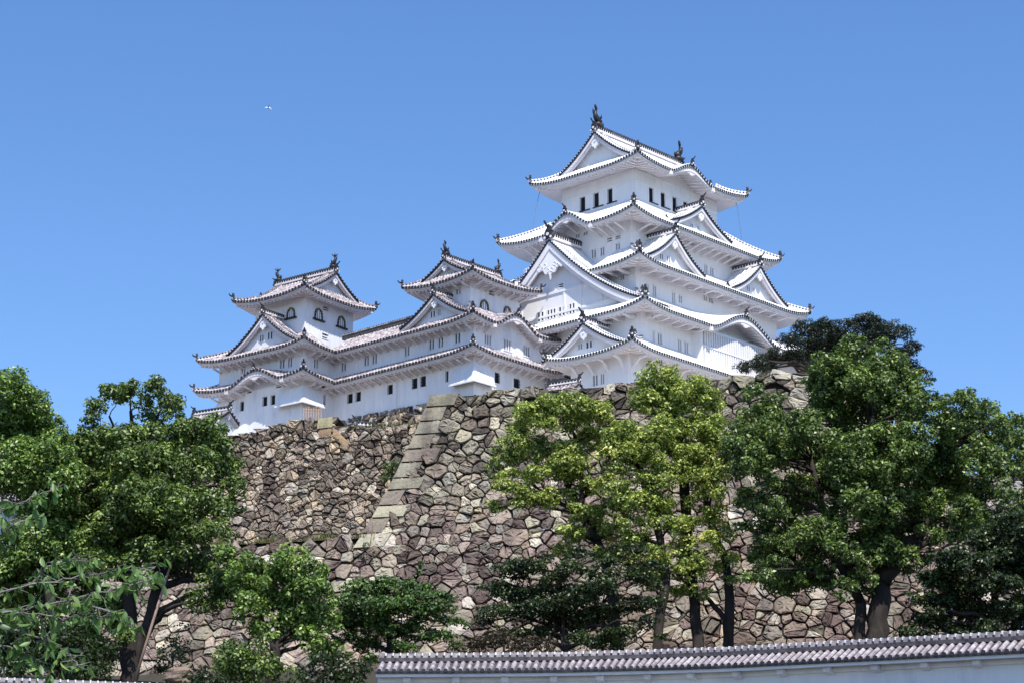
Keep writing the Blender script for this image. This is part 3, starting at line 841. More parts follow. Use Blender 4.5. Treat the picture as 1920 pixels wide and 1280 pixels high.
    mb.build('gable_beam', M['plaster'], gb)
    # small gable over tier 1 (west)
    g1 = gable(R, st, 'W', 6.75, 17.5, 13.4, 5.1, 62.9, 60.0, 1.38, board=.5, pend=.62, rid=(.45, .62), orn_s=1.05, zt=59.3)
    for kd, a, b, c, d in pixwins(fr, 'W', 16.65, 960, 480, 4.92, [('bars', 612, 652, 805, 870), ('bars', 683, 747, 782, 858)]):
        window(g1, st, 'W', 16.65, kd, a, b, c, d, True)
    # dormer gables on the south face
    ga = gable(R, st, 'S', 0.0, 8.4, 4.9, 4.9, 79.15, 76.45, 1.42, board=.45, pend=.62, rid=(.42, .55), orn_s=1.0, zt=75.6)
    for kd, a, b, c, d in pixwins(fr, 'S', 7.55, 1180, 400, 6.4, [('bars', 725, 763, 120, 170), ('bars', 800, 840, 150, 202)]):
        window(ga, st, 'S', 7.55, kd, a, b, c, d, True)
    for uc, wl in ((-7.15, [('bars', 358, 406, 482, 562), ('bars', 445, 488, 510, 592)]), (7.15, [('bars', 1405, 1445, 868, 945), ('bars', 1472, 1510, 898, 974)])):
        gg = gable(R, st, 'S', uc, 10.45, 6.7, 4.6, 73.85, 70.5, 1.42, board=.45, pend=.62, rid=(.42, .6), orn_s=1.0, zt=69.6)
        for kd, a, b, c, d in pixwins(fr, 'S', 9.6, 1180, 400, 6.4, wl): window(gg, st, 'S', 9.6, kd, a, b, c, d, True)
    # lattice bay under the wide curved gable
    T = SIDE('S'); mb = MB(); br = MB()
    o = 12.25; a, b, c, d = -5.5, 5.9, 60.2, 63.75
    mb.quad(T(a, o - .22, c), T(b, o - .22, c), T(b, o - .22, d), T(a, o - .22, d), 1)
    mb.box((a - .25, 11.0, c - .9), (b + .25, o, c), 0, T); mb.box((a - .25, 11.0, d), (b + .25, o, d + .25), 0, T)
    for u in (a - .12, b + .12): mb.box((u - .13, 11.0, c), (u + .13, o, d), 0, T)
    bay = mb.build('lattice_bay', [M['plaster'], M['slit_room']], R)
    n = 30
    for j in range(1, n):
        u = a + (b - a) * j / n
        br.box((u - .125, o - .17, c), (u + .125, o - .02, d), 0, T)
    br.box((a, o - .05, c + 1.85), (b, o + .02, c + 2.03), 0, T)
    br.build('lattice_bars', M['plaster'], bay)
    # struts
    brackets(R, st, i4, 'S', rng(-8.9, 8.9, 1.16), 1.25)
    brackets(R, st, i4, 'W', rng(-6.2, 6.2, 1.16), 1.35)
    brackets(R, st, i3, 'S', rng(-11.0, 10.9, 1.9), .62, .8, 'arm')
    brackets(R, st, i3w, 'W', [6.8, 8.2], .8, .8, 'arm')
    brackets(R, st, i2, 'S', rng(-12.8, -5.9, 1.4), .62, .8, 'arm')
    brackets(R, st, i2, 'W', rng(4.2, 10.2, 1.5), .62, .8, 'arm')
    brackets(R, st, i1, 'S', rng(-15.6, 3.0, 1.65), 1.5, .85, 'arm')
    brackets(R, st, i1, 'W', rng(5.2, 10.9, 1.9), 1.5, .85, 'arm')
    for (x, y, z0, z1, w) in ((-9.75, -6.75, 74.2, 75.7, .3), (-11.9, -9, 68.3, 69.8, .3), (-13.6, -11, 62.8, 64.3, .3), (-16.3, -11.4, 57.1, 59.4, .42)):
        mb = MB(); mb.box((x - .06, y - .06, z0), (x + w, y + w, z1), 0)
        mb.build('corner_post', M['trim'], R)
    # lightning cables
    for pts in ([(8.0, -6.8, 82.0), (8.15, -6.9, 81.4), (8.5, -7.1, 77.4)], [(-8.5, 6.8, 82.2), (-9.1, 6.9, 79.6), (-10.6, 6.4, 75.4)], [(-14.85, -4.6, 68.0), (-15.7, -5.2, 66.0), (-16.8, -5.9, 63.9)]):
        mb = MB(); mb.tube(pts, [.022] * len(pts), 5); mb.build('cable', M['cable'], R)
    settle(R, 53.0)
    return R

def dropbox(parent, st, cx, cy, sx, sy, Lx, Ly, z0, z1, out=.75):
    """flared stone-drop box wrapped round a wall corner"""
    mb = MB()
    A = (cx + sx * .01, cy + sy * .01, z1); Aw = (cx + sx * .01, cy - sy * Ly, z1); As = (cx - sx * Lx, cy + sy * .01, z1)
    B = (cx + sx * out, cy + sy * out, z0); Bw = (cx + sx * out, cy - sy * Ly, z0); Bs = (cx - sx * Lx, cy + sy * out, z0)
    def q(a, b, c, d, m=0): mb.quad(a, b, c, d, m)
    q(Aw, A, B, Bw); q(A, As, Bs, B)
    mb.add([Aw, Bw, (cx, cy - sy * Ly, z0)], [(0, 1, 2)]); mb.add([As, Bs, (cx - sx * Lx, cy, z0)], [(0, 1, 2)])
    e = .08
    for (p, r) in ((Bw, B), (B, Bs)):
        mb.beam((p[0], p[1], z0 - .06), (r[0], r[1], z0 - .06), .26, .14, 0)
    # dark slot floor
    q((cx, cy - sy * Ly, z0 + .05), (cx + sx * out, cy - sy * Ly, z0 + .05), (cx + sx * out, cy + sy * out, z0 + .05), (cx, cy, z0 + .05), 1)
    q((cx, cy, z0 + .05), (cx + sx * out, cy + sy * out, z0 + .05), (cx - sx * Lx, cy + sy * out, z0 + .05), (cx - sx * Lx, cy, z0 + .05), 1)
    return mb.build('stone_drop_box', [M[st['wall']], M['dark_room']], parent)

def build_towers():
    st = SMALL
    # ---- west tower (nearer, between corridor and keep)
    fr = FN
    R = thing('castle_tower', 'white two-roofed castle tower between the long corridor and the tall keep, wavy gable at right', 'castle tower', (fr.c[0], fr.c[1], 0), fr.yaw)
    WT = (-3.78, 3.78, -3.29, 3.29); WB = (-5.5, 5.34, -5.4, 5.4)
    _, it = skirt(R, st, (-5.3, 5.3, -4.97, 4.97), (-4.0, 4.0, -3.0, 3.0), WT, 70.35, .55, 71.45, oni_s=.8)
    g = gable(R, st, 'W', 0, 4.4, -4.4, 3.1, 73.1, 71.35, 1.3, board=.34, tymp=.7, pend=.5, back=True, rid=(.42, .6), orn_s=.8)
    for d, x in ((-1, -4.1), (1, 4.1)):
        mb = MB(); shachi(mb, (x, 0, 73.75), (d, 0), 1.3); mb.build('fish_ornament', M['bronze'], g, True)
    far = 40
    o2 = (-7.04, 7.3, -6.70, far); n2 = (-3.78, 3.78, -3.29, far); wb = (-5.5, 5.34, -5.4, far)
    _, i2 = skirt(R, st, o2, n2, wb, 65.1, .55, 67.6, {'S': [(-.25, 3.4, 1.6)]}, sides='SW', hips=('SW', 'SE'), clipu={'W': (-5.3, 6.70)}, oni_s=.85)
    o1 = (-7.2, 7.3, -6.87, far); n1 = (-5.5, 5.34, -5.4, far)
    _, i1 = skirt(R, st, o1, n1, wb, 61.68, .52, 62.75, sides='SW', hips=('SW', 'SE'), clipu={'W': (-5.3, 6.87)}, oni_s=.85)
    wt = pixwins(fr, 'W', 3.78, 740, 450, 6.736, [('bars', 768, 836, 598, 700)])
    sv = pixwins(fr, 'S', 3.29, 740, 450, 6.736, [('vent', 1190, 1260, 628, 715), ('kato', 1072, 1186, 735, 915), ('kato', 1368, 1470, 820, 1000)])
    walls(R, st, WT, 65.6, 70.4, {'W': wt, 'S': sv}, {k: it[k]['zin'] for k in 'SW'})
    sm = pixwins(fr, 'S', 5.4, 860, 560, 7.11, [('bars', 345, 440, 470, 628), ('bars', 604, 702, 538, 708), ('bars', 862, 950, 620, 783), ('vent', 600, 692, 388, 445), ('vent', 738, 838, 430, 490)])
    wm_all = pixwins(fr, 'W', 5.5, 600, 440, 3.765, [('bars', 949, 992, 690, 773), ('bars', 832, 871, 722, 803), ('bars', 768, 807, 737, 818), ('bars', 594, 632, 782, 863), ('bars', 366, 403, 838, 917), ('bars', 309, 346, 850, 930), ('bars', 148, 184, 893, 970)])
    wb_all = pixwins(fr, 'W', 5.5, 600, 440, 3.765, [('grid', 708, 747, 990, 1078), ('grid', 648, 687, 1005, 1093), ('open', 474, 513, 1048, 1132), ('open', 250, 288, 1098, 1182), ('open', 190, 230, 1112, 1196), ('vent', 755, 787, 912, 948), ('vent', 350, 378, 1008, 1036), ('open', 884, 906, 955, 1042)])
    sb = pixwins(fr, 'S', 5.4, 860, 560, 7.11, [('grid', 482, 552, 970, 1135), ('grid', 735, 822, 1048, 1205), ('vent', 645, 712, 878, 930)])
    near = lambda L: [w for w in L if w[2] > -5.2]
    away = lambda L: [w for w in L if w[2] <= -5.2]
    walls(R, st, WB, 61.5, 65.1, {'W': near(wm_all), 'S': sm}, {k: i2[k]['zin'] for k in 'SW'})
    walls(R, st, WB, 53.0, 61.6, {'W': near(wb_all), 'S': sb}, {k: i1[k]['zin'] for k in 'SW'})
    g2 = gable(R, st, 'W', .65, 6.55, 3.7, 4.6, 68.7, 65.95, 1.36, board=.42, tymp=.75, pend=.55, rid=(.42, .52), orn_s=.85, zt=65.2)
    for kd, a, b, c, d in pixwins(fr, 'W', 5.8, 740, 450, 6.736, [('bars', 453, 520, 893, 990), ('bars', 543, 588, 868, 966)]):
        window(g2, st, 'W', 5.8, kd, a, b, c, d, True)
    dropbox(R, st, -5.5, -5.4, -1, -1, 2.4, 2.6, 58.75, 61.2)
    brackets(R, st, it, 'S', rng(-3.6, 3.6, 1.0), .85); brackets(R, st, it, 'W', rng(-3.1, 3.1, 1.2), .85)
    brackets(R, st, i2, 'S', [-5.1, -4.0, 3.6, 4.6, 5.2], .9); brackets(R, st, i2, 'W', rng(-4.6, 5.2, 1.08), .9)
    brackets(R, st, i1, 'S', rng(-5.2, 5.2, 1.15), .9); brackets(R, st, i1, 'W', rng(-4.6, 5.2, 1.08), .9)
    settle(R, 53.0, KS)
    # ---- corridor between the two towers
    C = thing('castle_corridor', 'long white two-storey corridor wing with a level tiled roof joining the two smaller towers', 'corridor building', (fr.c[0], fr.c[1], 0), fr.yaw)
    oc = (-7.04, .9, -far, far); nc = (-3.1, -3.0, -far, far); wc = (-5.5, -.6, -far, far)
    cu = (-15.2, -5.3)
    rc, c2 = skirt(C, st, oc, nc, wc, 65.1, 0, 67.75, sides='WE', hips=(), clipu={'W': cu, 'E': (5.3, 15.2)}, fine='W')
    rg = MB(); ridge(rg, [(-3.05, y, 67.8) for y in (3.5, 8, 12, 16)], .45, .62, alt=4); rg.build('ridge', rmats(st), rc)
    _, c1 = skirt(C, st, (-7.2, .9, -far, far), (-5.5, -.6, -far, far), wc, 61.68, 0, 62.75, sides='W', hips=(), clipu={'W': cu}, fine='W')
    CW = (-5.5, -.6, 5.3, 15.6)
    walls(C, st, CW, 61.5, 65.1, {'W': away(wm_all)}, {'W': c2['W']['zin']})
    walls(C, st, CW, 57.4, 61.6, {'W': away(wb_all)}, {'W': c1['W']['zin']})
    brackets(C, st, c2, 'W', rng(-14.2, -5.7, 1.08), .9)
    brackets(C, st, c1, 'W', rng(-14.2, -5.7, 1.08), .9)
    settle(C, 57.4, KS)
    # ---- north-west tower (farther, at the left end)
    fr = FI
    R = thing('castle_tower', 'leftmost white castle tower with bell-shaped black framed windows and a wavy lower eave', 'castle tower', (fr.c[0], fr.c[1], 0), fr.yaw)
    WT = (-3.87, 3.87, -3.63, 3.63); WB = (-6.2, 6.0, -5.7, 6.5); wb = (-6.2, far, -5.7, 6.5)
    _, it = skirt(R, st, (-5.79, 5.79, -5.21, 5.21), (-3.5, 3.5, -4.1, 4.1), WT, 71.82, .58, 73.0, oni_s=.85)
    g = gable(R, st, 'S', 0, 4.55, -4.55, 3.6, 75.25, 72.9, 1.32, board=.38, tymp=.75, pend=.55, back=True, rid=(.45, .62), orn_s=.85)
    for d, y in ((-1, -4.2), (1, 4.2)):
        mb = MB(); shachi(mb, (0, y, 75.95), (0, d), 1.35); mb.build('fish_ornament', M['bronze'], g, True)
    _, i2 = skirt(R, st, (-7.92, far, -7.34, 8.24), (-3.87, far, -3.63, 3.63), wb, 65.15, .56, 67.75, sides='SW', hips=('SW', 'NW'), clipu={'S': (-7.92, -2.7)}, oni_s=.85)
    _, i1 = skirt(R, st, (-8.04, far, -7.46, 8.36), (-6.2, far, -5.7, 6.5), wb, 61.8, .54, 62.85, {'W': [(.4, 3.9, 1.45)]}, sides='SW', hips=('SW', 'NW'), clipu={'S': (-8.04, -2.7)}, oni_s=.85)
    wt = pixwins(fr, 'W', 3.87, 430, 480, 6.857, [('kato', 740, 850, 645, 812)])
    ss = pixwins(fr, 'S', 3.63, 430, 480, 6.857, [('kato', 1090, 1200, 652, 835), ('kato', 1385, 1490, 752, 930), ('vent', 1200, 1278, 642, 718), ('vent', 1194, 1268, 988, 1072)])
    walls(R, st, WT, 66.5, 71.8, {'W': wt, 'S': ss}, {k: it[k]['zin'] for k in 'SW'})
    wm = pixwins(fr, 'W', 6.2, 360, 620, 6.4, [('bars', 1045, 1112, 335, 462), ('bars', 1144, 1203, 315, 445), ('bars', 584, 642, 438, 520)])
    sm = pixwins(fr, 'S', 5.7, 360, 620, 6.4, [('bars', 1463, 1521, 322, 462)])
    walls(R, st, WB, 61.7, 65.2, {'W': wm, 'S': sm}, {k: i2[k]['zin'] for k in 'SW'})
    wl = pixwins(fr, 'W', 6.2, 360, 620, 6.4, [('open', 573, 622, 836, 970), ('open', 843, 902, 776, 912), ('open', 942, 997, 758, 895), ('vent', 660, 716, 685, 755), ('vent', 1012, 1072, 622, 690)])
    sl_ = pixwins(fr, 'S', 5.7, 360, 620, 6.4, [('open', 1578, 1604, 760, 895)])
    walls(R, st, WB, 54.0, 61.7, {'W': wl, 'S': sl_}, {k: i1[k]['zin'] for k in 'SW'})
    g2 = gable(R, st, 'W', .45, 7.1, 3.8, 4.9, 69.6, 65.95, 1.36, board=.42, tymp=.75, pend=.72, rid=(.42, .52), orn_s=.85, zt=65.2)
    for kd, a, b, c, d in pixwins(fr, 'W', 6.35, 430, 480, 6.857, [('bars', 393, 450, 1008, 1105), ('bars', 493, 566, 966, 1082)]):
        window(g2, st, 'W', 6.35, kd, a, b, c, d, True)
    dropbox(R, st, -6.2, -5.7, -1, -1, 2.6, 3.1, 59.15, 61.3)
    dropbox(R, st, -6.2, 6.5, -1, 1, 2.6, 3.0, 58.9, 61.2)
    brackets(R, st, i2, 'S', [-5.6, -4.6, -3.6], .9); brackets(R, st, i2, 'W', rng(-6.2, 5.4, 1.12), .9)
    brackets(R, st, i1, 'S', [-5.6, -4.6, -3.6], .9); brackets(R, st, i1, 'W', rng(-6.2, 5.4, 1.12), .9)
    settle(R, 54.0, KS)

build_keep()
build_towers()

# ------------------------------------------------------------------ terrain
TOPZ = float(at(808, 742, 199)[2])
C0 = at(808, 742, 199.0)
_r = ray(1510, 697); _q = _r * (TOPZ / _r[2])
EV = np.array([_q[0] - C0[0], _q[1] - C0[1], 0.0]); EV /= np.linalg.norm(EV)
NV = np.array([EV[1], -EV[0], 0.0])            # outward, towards the viewer
if NV[1] > 0: NV = -NV
def batter(h): return .275 * h + .0056 * h * h
LEDGE = 13.85
def P_main(s, h, off): return C0 + EV * s + NV * (batter(h) + off) + np.array([0, 0, -h])
def P_up(s, k, off):                            # recessed upper wall standing on the ledge, k metres above it
    return C0 + EV * s + NV * (batter(LEDGE) - 2.0 - .30 * k + .004 * k * k + off) + np.array([0, 0, -LEDGE + k])

def ground_z(x, y):
    base = np.interp(y, [-400, 0, 55, 75, 100, 130, 160, 185, 196, 260, 500, 3000], [-1.6, -1.6, -1.4, 2.0, 10.0, 16.0, 21.5, 25.5, 27.2, 27.2, 5.0, -1.6])
    side = np.clip((np.abs(x) - 120) / 200, 0, 1)
    z = base * (1 - side) + (-1.6) * side
    return z + .35 * np.sin(x * .21 + y * .13) * np.clip((y - 70) / 40, 0, 1) * (y < 300)

def build_ground():
    xs = np.concatenate([[-9000, -3000, -1200, -600, -350], np.linspace(-200, 200, 101), [350, 600, 1200, 3000, 9000]])
    ys = np.concatenate([[-9000, -2000, -400, -100], np.linspace(0, 300, 101), [360, 450, 600, 1200, 3000, 9000]])
    V = []; F = []
    for y in ys:
        for x in xs: V.append((x, y, float(ground_z(x, y))))
    n = len(xs)
    for j in range(len(ys) - 1):
        for i in range(n - 1): F.append((j * n + i, j * n + i + 1, (j + 1) * n + i + 1, (j + 1) * n + i))
    mb = MB(); mb.add(V, F)
    o = mb.build('ground', M['earth'], None, True)
    o['kind'] = 'structure'
    M['gravel'] = noisy('pale_gravel', [(0.3, (.36, .33, .29)), (0.7, (.48, .45, .41))], 1.2, .95, 8)  # unseen ground, colour kept pale to bounce light up onto the plaster
    mb = MB()
    # castle plateau behind the tall wall, and the lower terrace behind the recessed wall
    a = P_main(2.5, .9, -1.2); b = P_main(40.0, .9, -1.2)
    mb.quad(a, b, b - NV * 90, a - NV * 90)
    c = P_main(-90, .55, 0); c[2] = P_up(0, 9.6, 0)[2]; d = P_main(-.2, .55, 0); d[2] = c[2]
    c -= NV * 3; d -= NV * 3
    mb.quad(c, d, d - NV * 90, c - NV * 90)
    o = mb.build('castle_terrace', M['gravel']); o['kind'] = 'structure'

build_ground()

# ------------------------------------------------------------------ dry stone walls
TONES_A = [(0.253, 0.217, 0.185), (0.303, 0.257, 0.216), (0.214, 0.178, 0.155), (0.341, 0.291, 0.245), (0.193, 0.170, 0.156), (0.280, 0.238, 0.211), (0.388, 0.356, 0.315), (0.165, 0.137, 0.123), (0.325, 0.270, 0.215)]
TONES_B = [(0.288, 0.270, 0.222), (0.252, 0.234, 0.192), (0.216, 0.198, 0.168), (0.324, 0.306, 0.252), (0.180, 0.162, 0.144), (0.240, 0.204, 0.180), (0.276, 0.240, 0.204), (0.156, 0.138, 0.126), (0.336, 0.318, 0.282)]
TONES_P = [(0.210, 0.168, 0.156), (0.240, 0.198, 0.180), (0.180, 0.142, 0.138), (0.276, 0.234, 0.210), (0.312, 0.282, 0.258), (0.228, 0.186, 0.162), (0.372, 0.348, 0.324), (0.162, 0.126, 0.120)]

def stone_cells(s0, s1, h0, h1, size, seed, fill=.42, asp=1.25, keep=None, coursed=False):
    """random packing of round sites, then clipped power cells: list of (centre, polygon)"""
    R = random.Random(seed)
    W_, H_ = s1 - s0, (h1 - h0) * asp
    sites = []; grid = {}; g = size
    def near(x, y, rad):
        gx, gy = int(x // g), int(y // g); k = int(rad // g) + 1
        for i in range(gx - k, gx + k + 1):
            for j in range(gy - k, gy + k + 1):
                for q in grid.get((i, j), ()): yield q
    def put(x, y, r, f):
        if keep and not keep(s0 + x, h0 + y / asp): return
        if all((x - a) ** 2 + (y - b) ** 2 > ((r + c) * f) ** 2 for a, b, c in near(x, y, 1.3 * size)):
            sites.append((x, y, r)); grid.setdefault((int(x // g), int(y // g)), []).append((x, y, r))
    if coursed:                                 # rough courses of long blocks, with small stones wedged between
        y = 0.0
        while y < H_:
            rh = R.uniform(.62, 1.05) * size; x = R.uniform(-1, 0) * size
            while x < W_:
                w = R.uniform(.55, 1.0) * size if R.random() < .55 else R.uniform(1.0, 1.75) * size
                put(x + w / 2, y + rh / 2 + R.uniform(-.28, .28) * size, (w + rh) * .25 * R.uniform(.8, 1.15), .55)
                x += w
            y += rh * .92
        for _ in range(int(W_ * H_ / size ** 2 * 5)): put(R.uniform(0, W_), R.uniform(0, H_), R.uniform(.10, .22) * size, .95)
    else:                                       # wild rubble
        for _ in range(int(W_ * H_ / size ** 2 * 7)): put(R.uniform(0, W_), R.uniform(0, H_), R.uniform(.22, .62) * size, .66)
        for _ in range(int(W_ * H_ / size ** 2 * 6)): put(R.uniform(0, W_), R.uniform(0, H_), R.uniform(.08, .2) * size, .9)
    out = []
    for (x, y, r) in sites:
        B = 1.35 * size
        poly = [(max(0, x - B), max(0, y - B)), (min(W_, x + B), max(0, y - B)), (min(W_, x + B), min(H_, y + B)), (max(0, x - B), min(H_, y + B))]
        ns = sorted(((a - x) ** 2 + (b - y) ** 2, a, b, c) for a, b, c in near(x, y, 2.2 * size) if (a, b) != (x, y))
        gap = .020 * size + R.uniform(.0, .055) * size
        for d2, a, b, c in ns[:24]:
            d = math.sqrt(d2); nx, ny = (a - x) / d, (b - y) / d
            lim = (d2 + (r * r - c * c) * 1.1) / (2 * d) - gap
            q = []
            for i in range(len(poly)):
                p0, p1 = poly[i], poly[(i + 1) % len(poly)]
                v0 = (p0[0] - x) * nx + (p0[1] - y) * ny - lim; v1 = (p1[0] - x) * nx + (p1[1] - y) * ny - lim
                if v0 <= 0: q.append(p0)
                if v0 * v1 < 0:
                    t = v0 / (v0 - v1); q.append((p0[0] + (p1[0] - p0[0]) * t, p0[1] + (p1[1] - p0[1]) * t))
            poly = q
            if len(poly) < 3: break
        if len(poly) < 3: continue
        polys = [poly]
        if r > .33 * size and R.random() < .55:                  # long stones broken into angular pieces
            an = R.uniform(0, math.pi); nx, ny = math.cos(an), math.sin(an); off = R.uniform(-.22, .22) * r; polys = []
            for sg in (1, -1):
                q = []
                for i in range(len(poly)):
                    p0, p1 = poly[i], poly[(i + 1) % len(poly)]
                    v0 = sg * ((p0[0] - x) * nx + (p0[1] - y) * ny - off) + .02 * size; v1 = sg * ((p1[0] - x) * nx + (p1[1] - y) * ny - off) + .02 * size
                    if v0 <= 0: q.append(p0)
                    if v0 * v1 < 0:
                        t = v0 / (v0 - v1); q.append((p0[0] + (p1[0] - p0[0]) * t, p0[1] + (p1[1] - p0[1]) * t))
                if len(q) >= 3: polys.append(q)
        for poly in polys:
            gx = sum(a for a, _ in poly) / len(poly); gy = sum(b for _, b in poly) / len(poly)
            out.append(((s0 + gx, h0 + gy / asp), [(s0 + a, h0 + b / asp) for a, b in poly], r if len(polys) == 1 else r * .7))
    return out

class Stones:
    def __init__(s): s.v = []; s.f = []; s.c = []
    def cell(s, P, ctr, poly, r, tone, R, bulge=.16, rough=.05):
        # cut the corners once
        n = len(poly); q = []
        for i in range(n):
            a, b = poly[i], poly[(i + 1) % n]
            e = math.hypot(b[0] - a[0], b[1] - a[1])
            if e < .05: q.append(((a[0] + b[0]) / 2, (a[1] + b[1]) / 2)); continue
            t = R.uniform(.03, .12)
            q.append((a[0] + (b[0] - a[0]) * t, a[1] + (b[1] - a[1]) * t)); q.append((a[0] + (b[0] - a[0]) * (1 - t), a[1] + (b[1] - a[1]) * (1 - t)))
            if e > .55:
                q.insert(-1, ((a[0] + b[0]) / 2 + R.uniform(-.05, .05), (a[1] + b[1]) / 2 + R.uniform(-.05, .05)))
        n = len(q)
        cx = sum(a for a, _ in q) / n; cy = sum(b for _, b in q) / n
        tx, ty = R.uniform(-.32, .32), R.uniform(-.34, .26); pr = R.uniform(-.20, .12)
        base = len(s.v)
        rings = ((1.0, -.45), (1.0, .05), (.95, .62), (.80, .92), (.45, 1.05))
        for sc, lv in rings:
            for (a, b) in q:
                jx = R.uniform(-rough, rough) * (lv > 0); jy = R.uniform(-rough, rough) * (lv > 0)
                aa, bb = cx + (a - cx) * sc + jx * .5, cy + (b - cy) * sc + jy * .5
                off = -.42 if lv < -.1 else max(-.05, bulge * R.uniform(.7, 1.3) * lv * (1 + .0 * r)) + (pr + tx * (aa - cx) + ty * (bb - cy)) * (lv > -.1) + R.uniform(-rough, rough) * 1.5 * (lv > .1)
                s.v.append(tuple(P(aa, bb, off)))
        s.v.append(tuple(P(cx, cy, bulge * 1.05 + pr + R.uniform(-rough, rough))))
        k = len(rings)
        for j in range(k - 1):
            for i in range(n):
                s.f.append((base + j * n + i, base + (j + 1) * n + i, base + (j + 1) * n + (i + 1) % n, base + j * n + (i + 1) % n))
        for i in range(n): s.f.append((base + (k - 1) * n + i, base + k * n, base + (k - 1) * n + (i + 1) % n))
        m = R.uniform(.55, 1.45)
        s.c.extend([tuple(x * m for x in tone) + (1,)] * (len(s.v) - base))
    def block(s, V8, tone, R, rough=.025):
        """rough hewn block from 8 corners (front quad 0-3, back quad 4-7): faces subdivided and jittered"""
        V8 = [np.array(v, float) for v in V8]
        ctr = sum(V8) / 8
        faces = [(0, 1, 2, 3), (5, 4, 7, 6), (4, 0, 3, 7), (1, 5, 6, 2), (3, 2, 6, 7), (4, 5, 1, 0)]
        base = len(s.v); n = 4
        for fc in faces:
            A, B, C, D = [V8[i] for i in fc]
            b0 = len(s.v)
            for j in range(n + 1):
                for i in range(n + 1):
                    u, v = i / n, j / n
                    p = A * (1 - u) * (1 - v) + B * u * (1 - v) + C * u * v + D * (1 - u) * v
                    ed = min(u, 1 - u, v, 1 - v)
                    d = (p - ctr); d /= np.linalg.norm(d)
                    # deterministic jitter by position so that shared edges stay closed
                    hsh = math.sin(p[0] * 12.9 + p[1] * 78.2 + p[2] * 37.7) * 43758.5
                    jt = (hsh - math.floor(hsh) - .5) * 2 * rough
                    s.v.append(tuple(p + d * (jt - (.06 if ed == 0 else 0))))
            for j in range(n):
                for i in range(n):
                    s.f.append((b0 + j * (n + 1) + i, b0 + j * (n + 1) + i + 1, b0 + (j + 1) * (n + 1) + i + 1, b0 + (j + 1) * (n + 1) + i))
        m = R.uniform(.75, 1.3)
        s.c.extend([tuple(x * m for x in tone) + (1,)] * (len(s.v) - base))
    def build(s, name, parent=None):
        me = bpy.data.meshes.new(name)
        me.from_pydata(s.v, [], s.f)
        me.materials.append(M['stone'])
        ca = me.color_attributes.new('tone', 'FLOAT_COLOR', 'POINT')
        ca.data.foreach_set('color', np.array(s.c, dtype=np.float32).ravel())
        me.update()
        o = bpy.data.objects.new(name, me); COL.objects.link(o)
        if parent is not None: o.parent = parent
        return o

def backing(P, s0, s1, h0, h1, off, parent, n=12, left=None):
    mb = MB()
    for i in range(n):
        for j in range(n):
            a, b = s0 + (s1 - s0) * i / n, s0 + (s1 - s0) * (i + 1) / n
            c, d = h0 + (h1 - h0) * j / n, h0 + (h1 - h0) * (j + 1) / n
            if left: 
                a1, b1 = a + left(c) * (1 - i / n), b + left(c) * (1 - (i + 1) / n)
                a2, b2 = a + left(d) * (1 - i / n), b + left(d) * (1 - (i + 1) / n)
            else: a1, b1, a2, b2 = a, b, a, b
            mb.quad(P(a2, d, off), P(b2, d, off), P(b1, c, off), P(a1, c, off))
    return mb.build('earth_joint', M['joint'], parent)

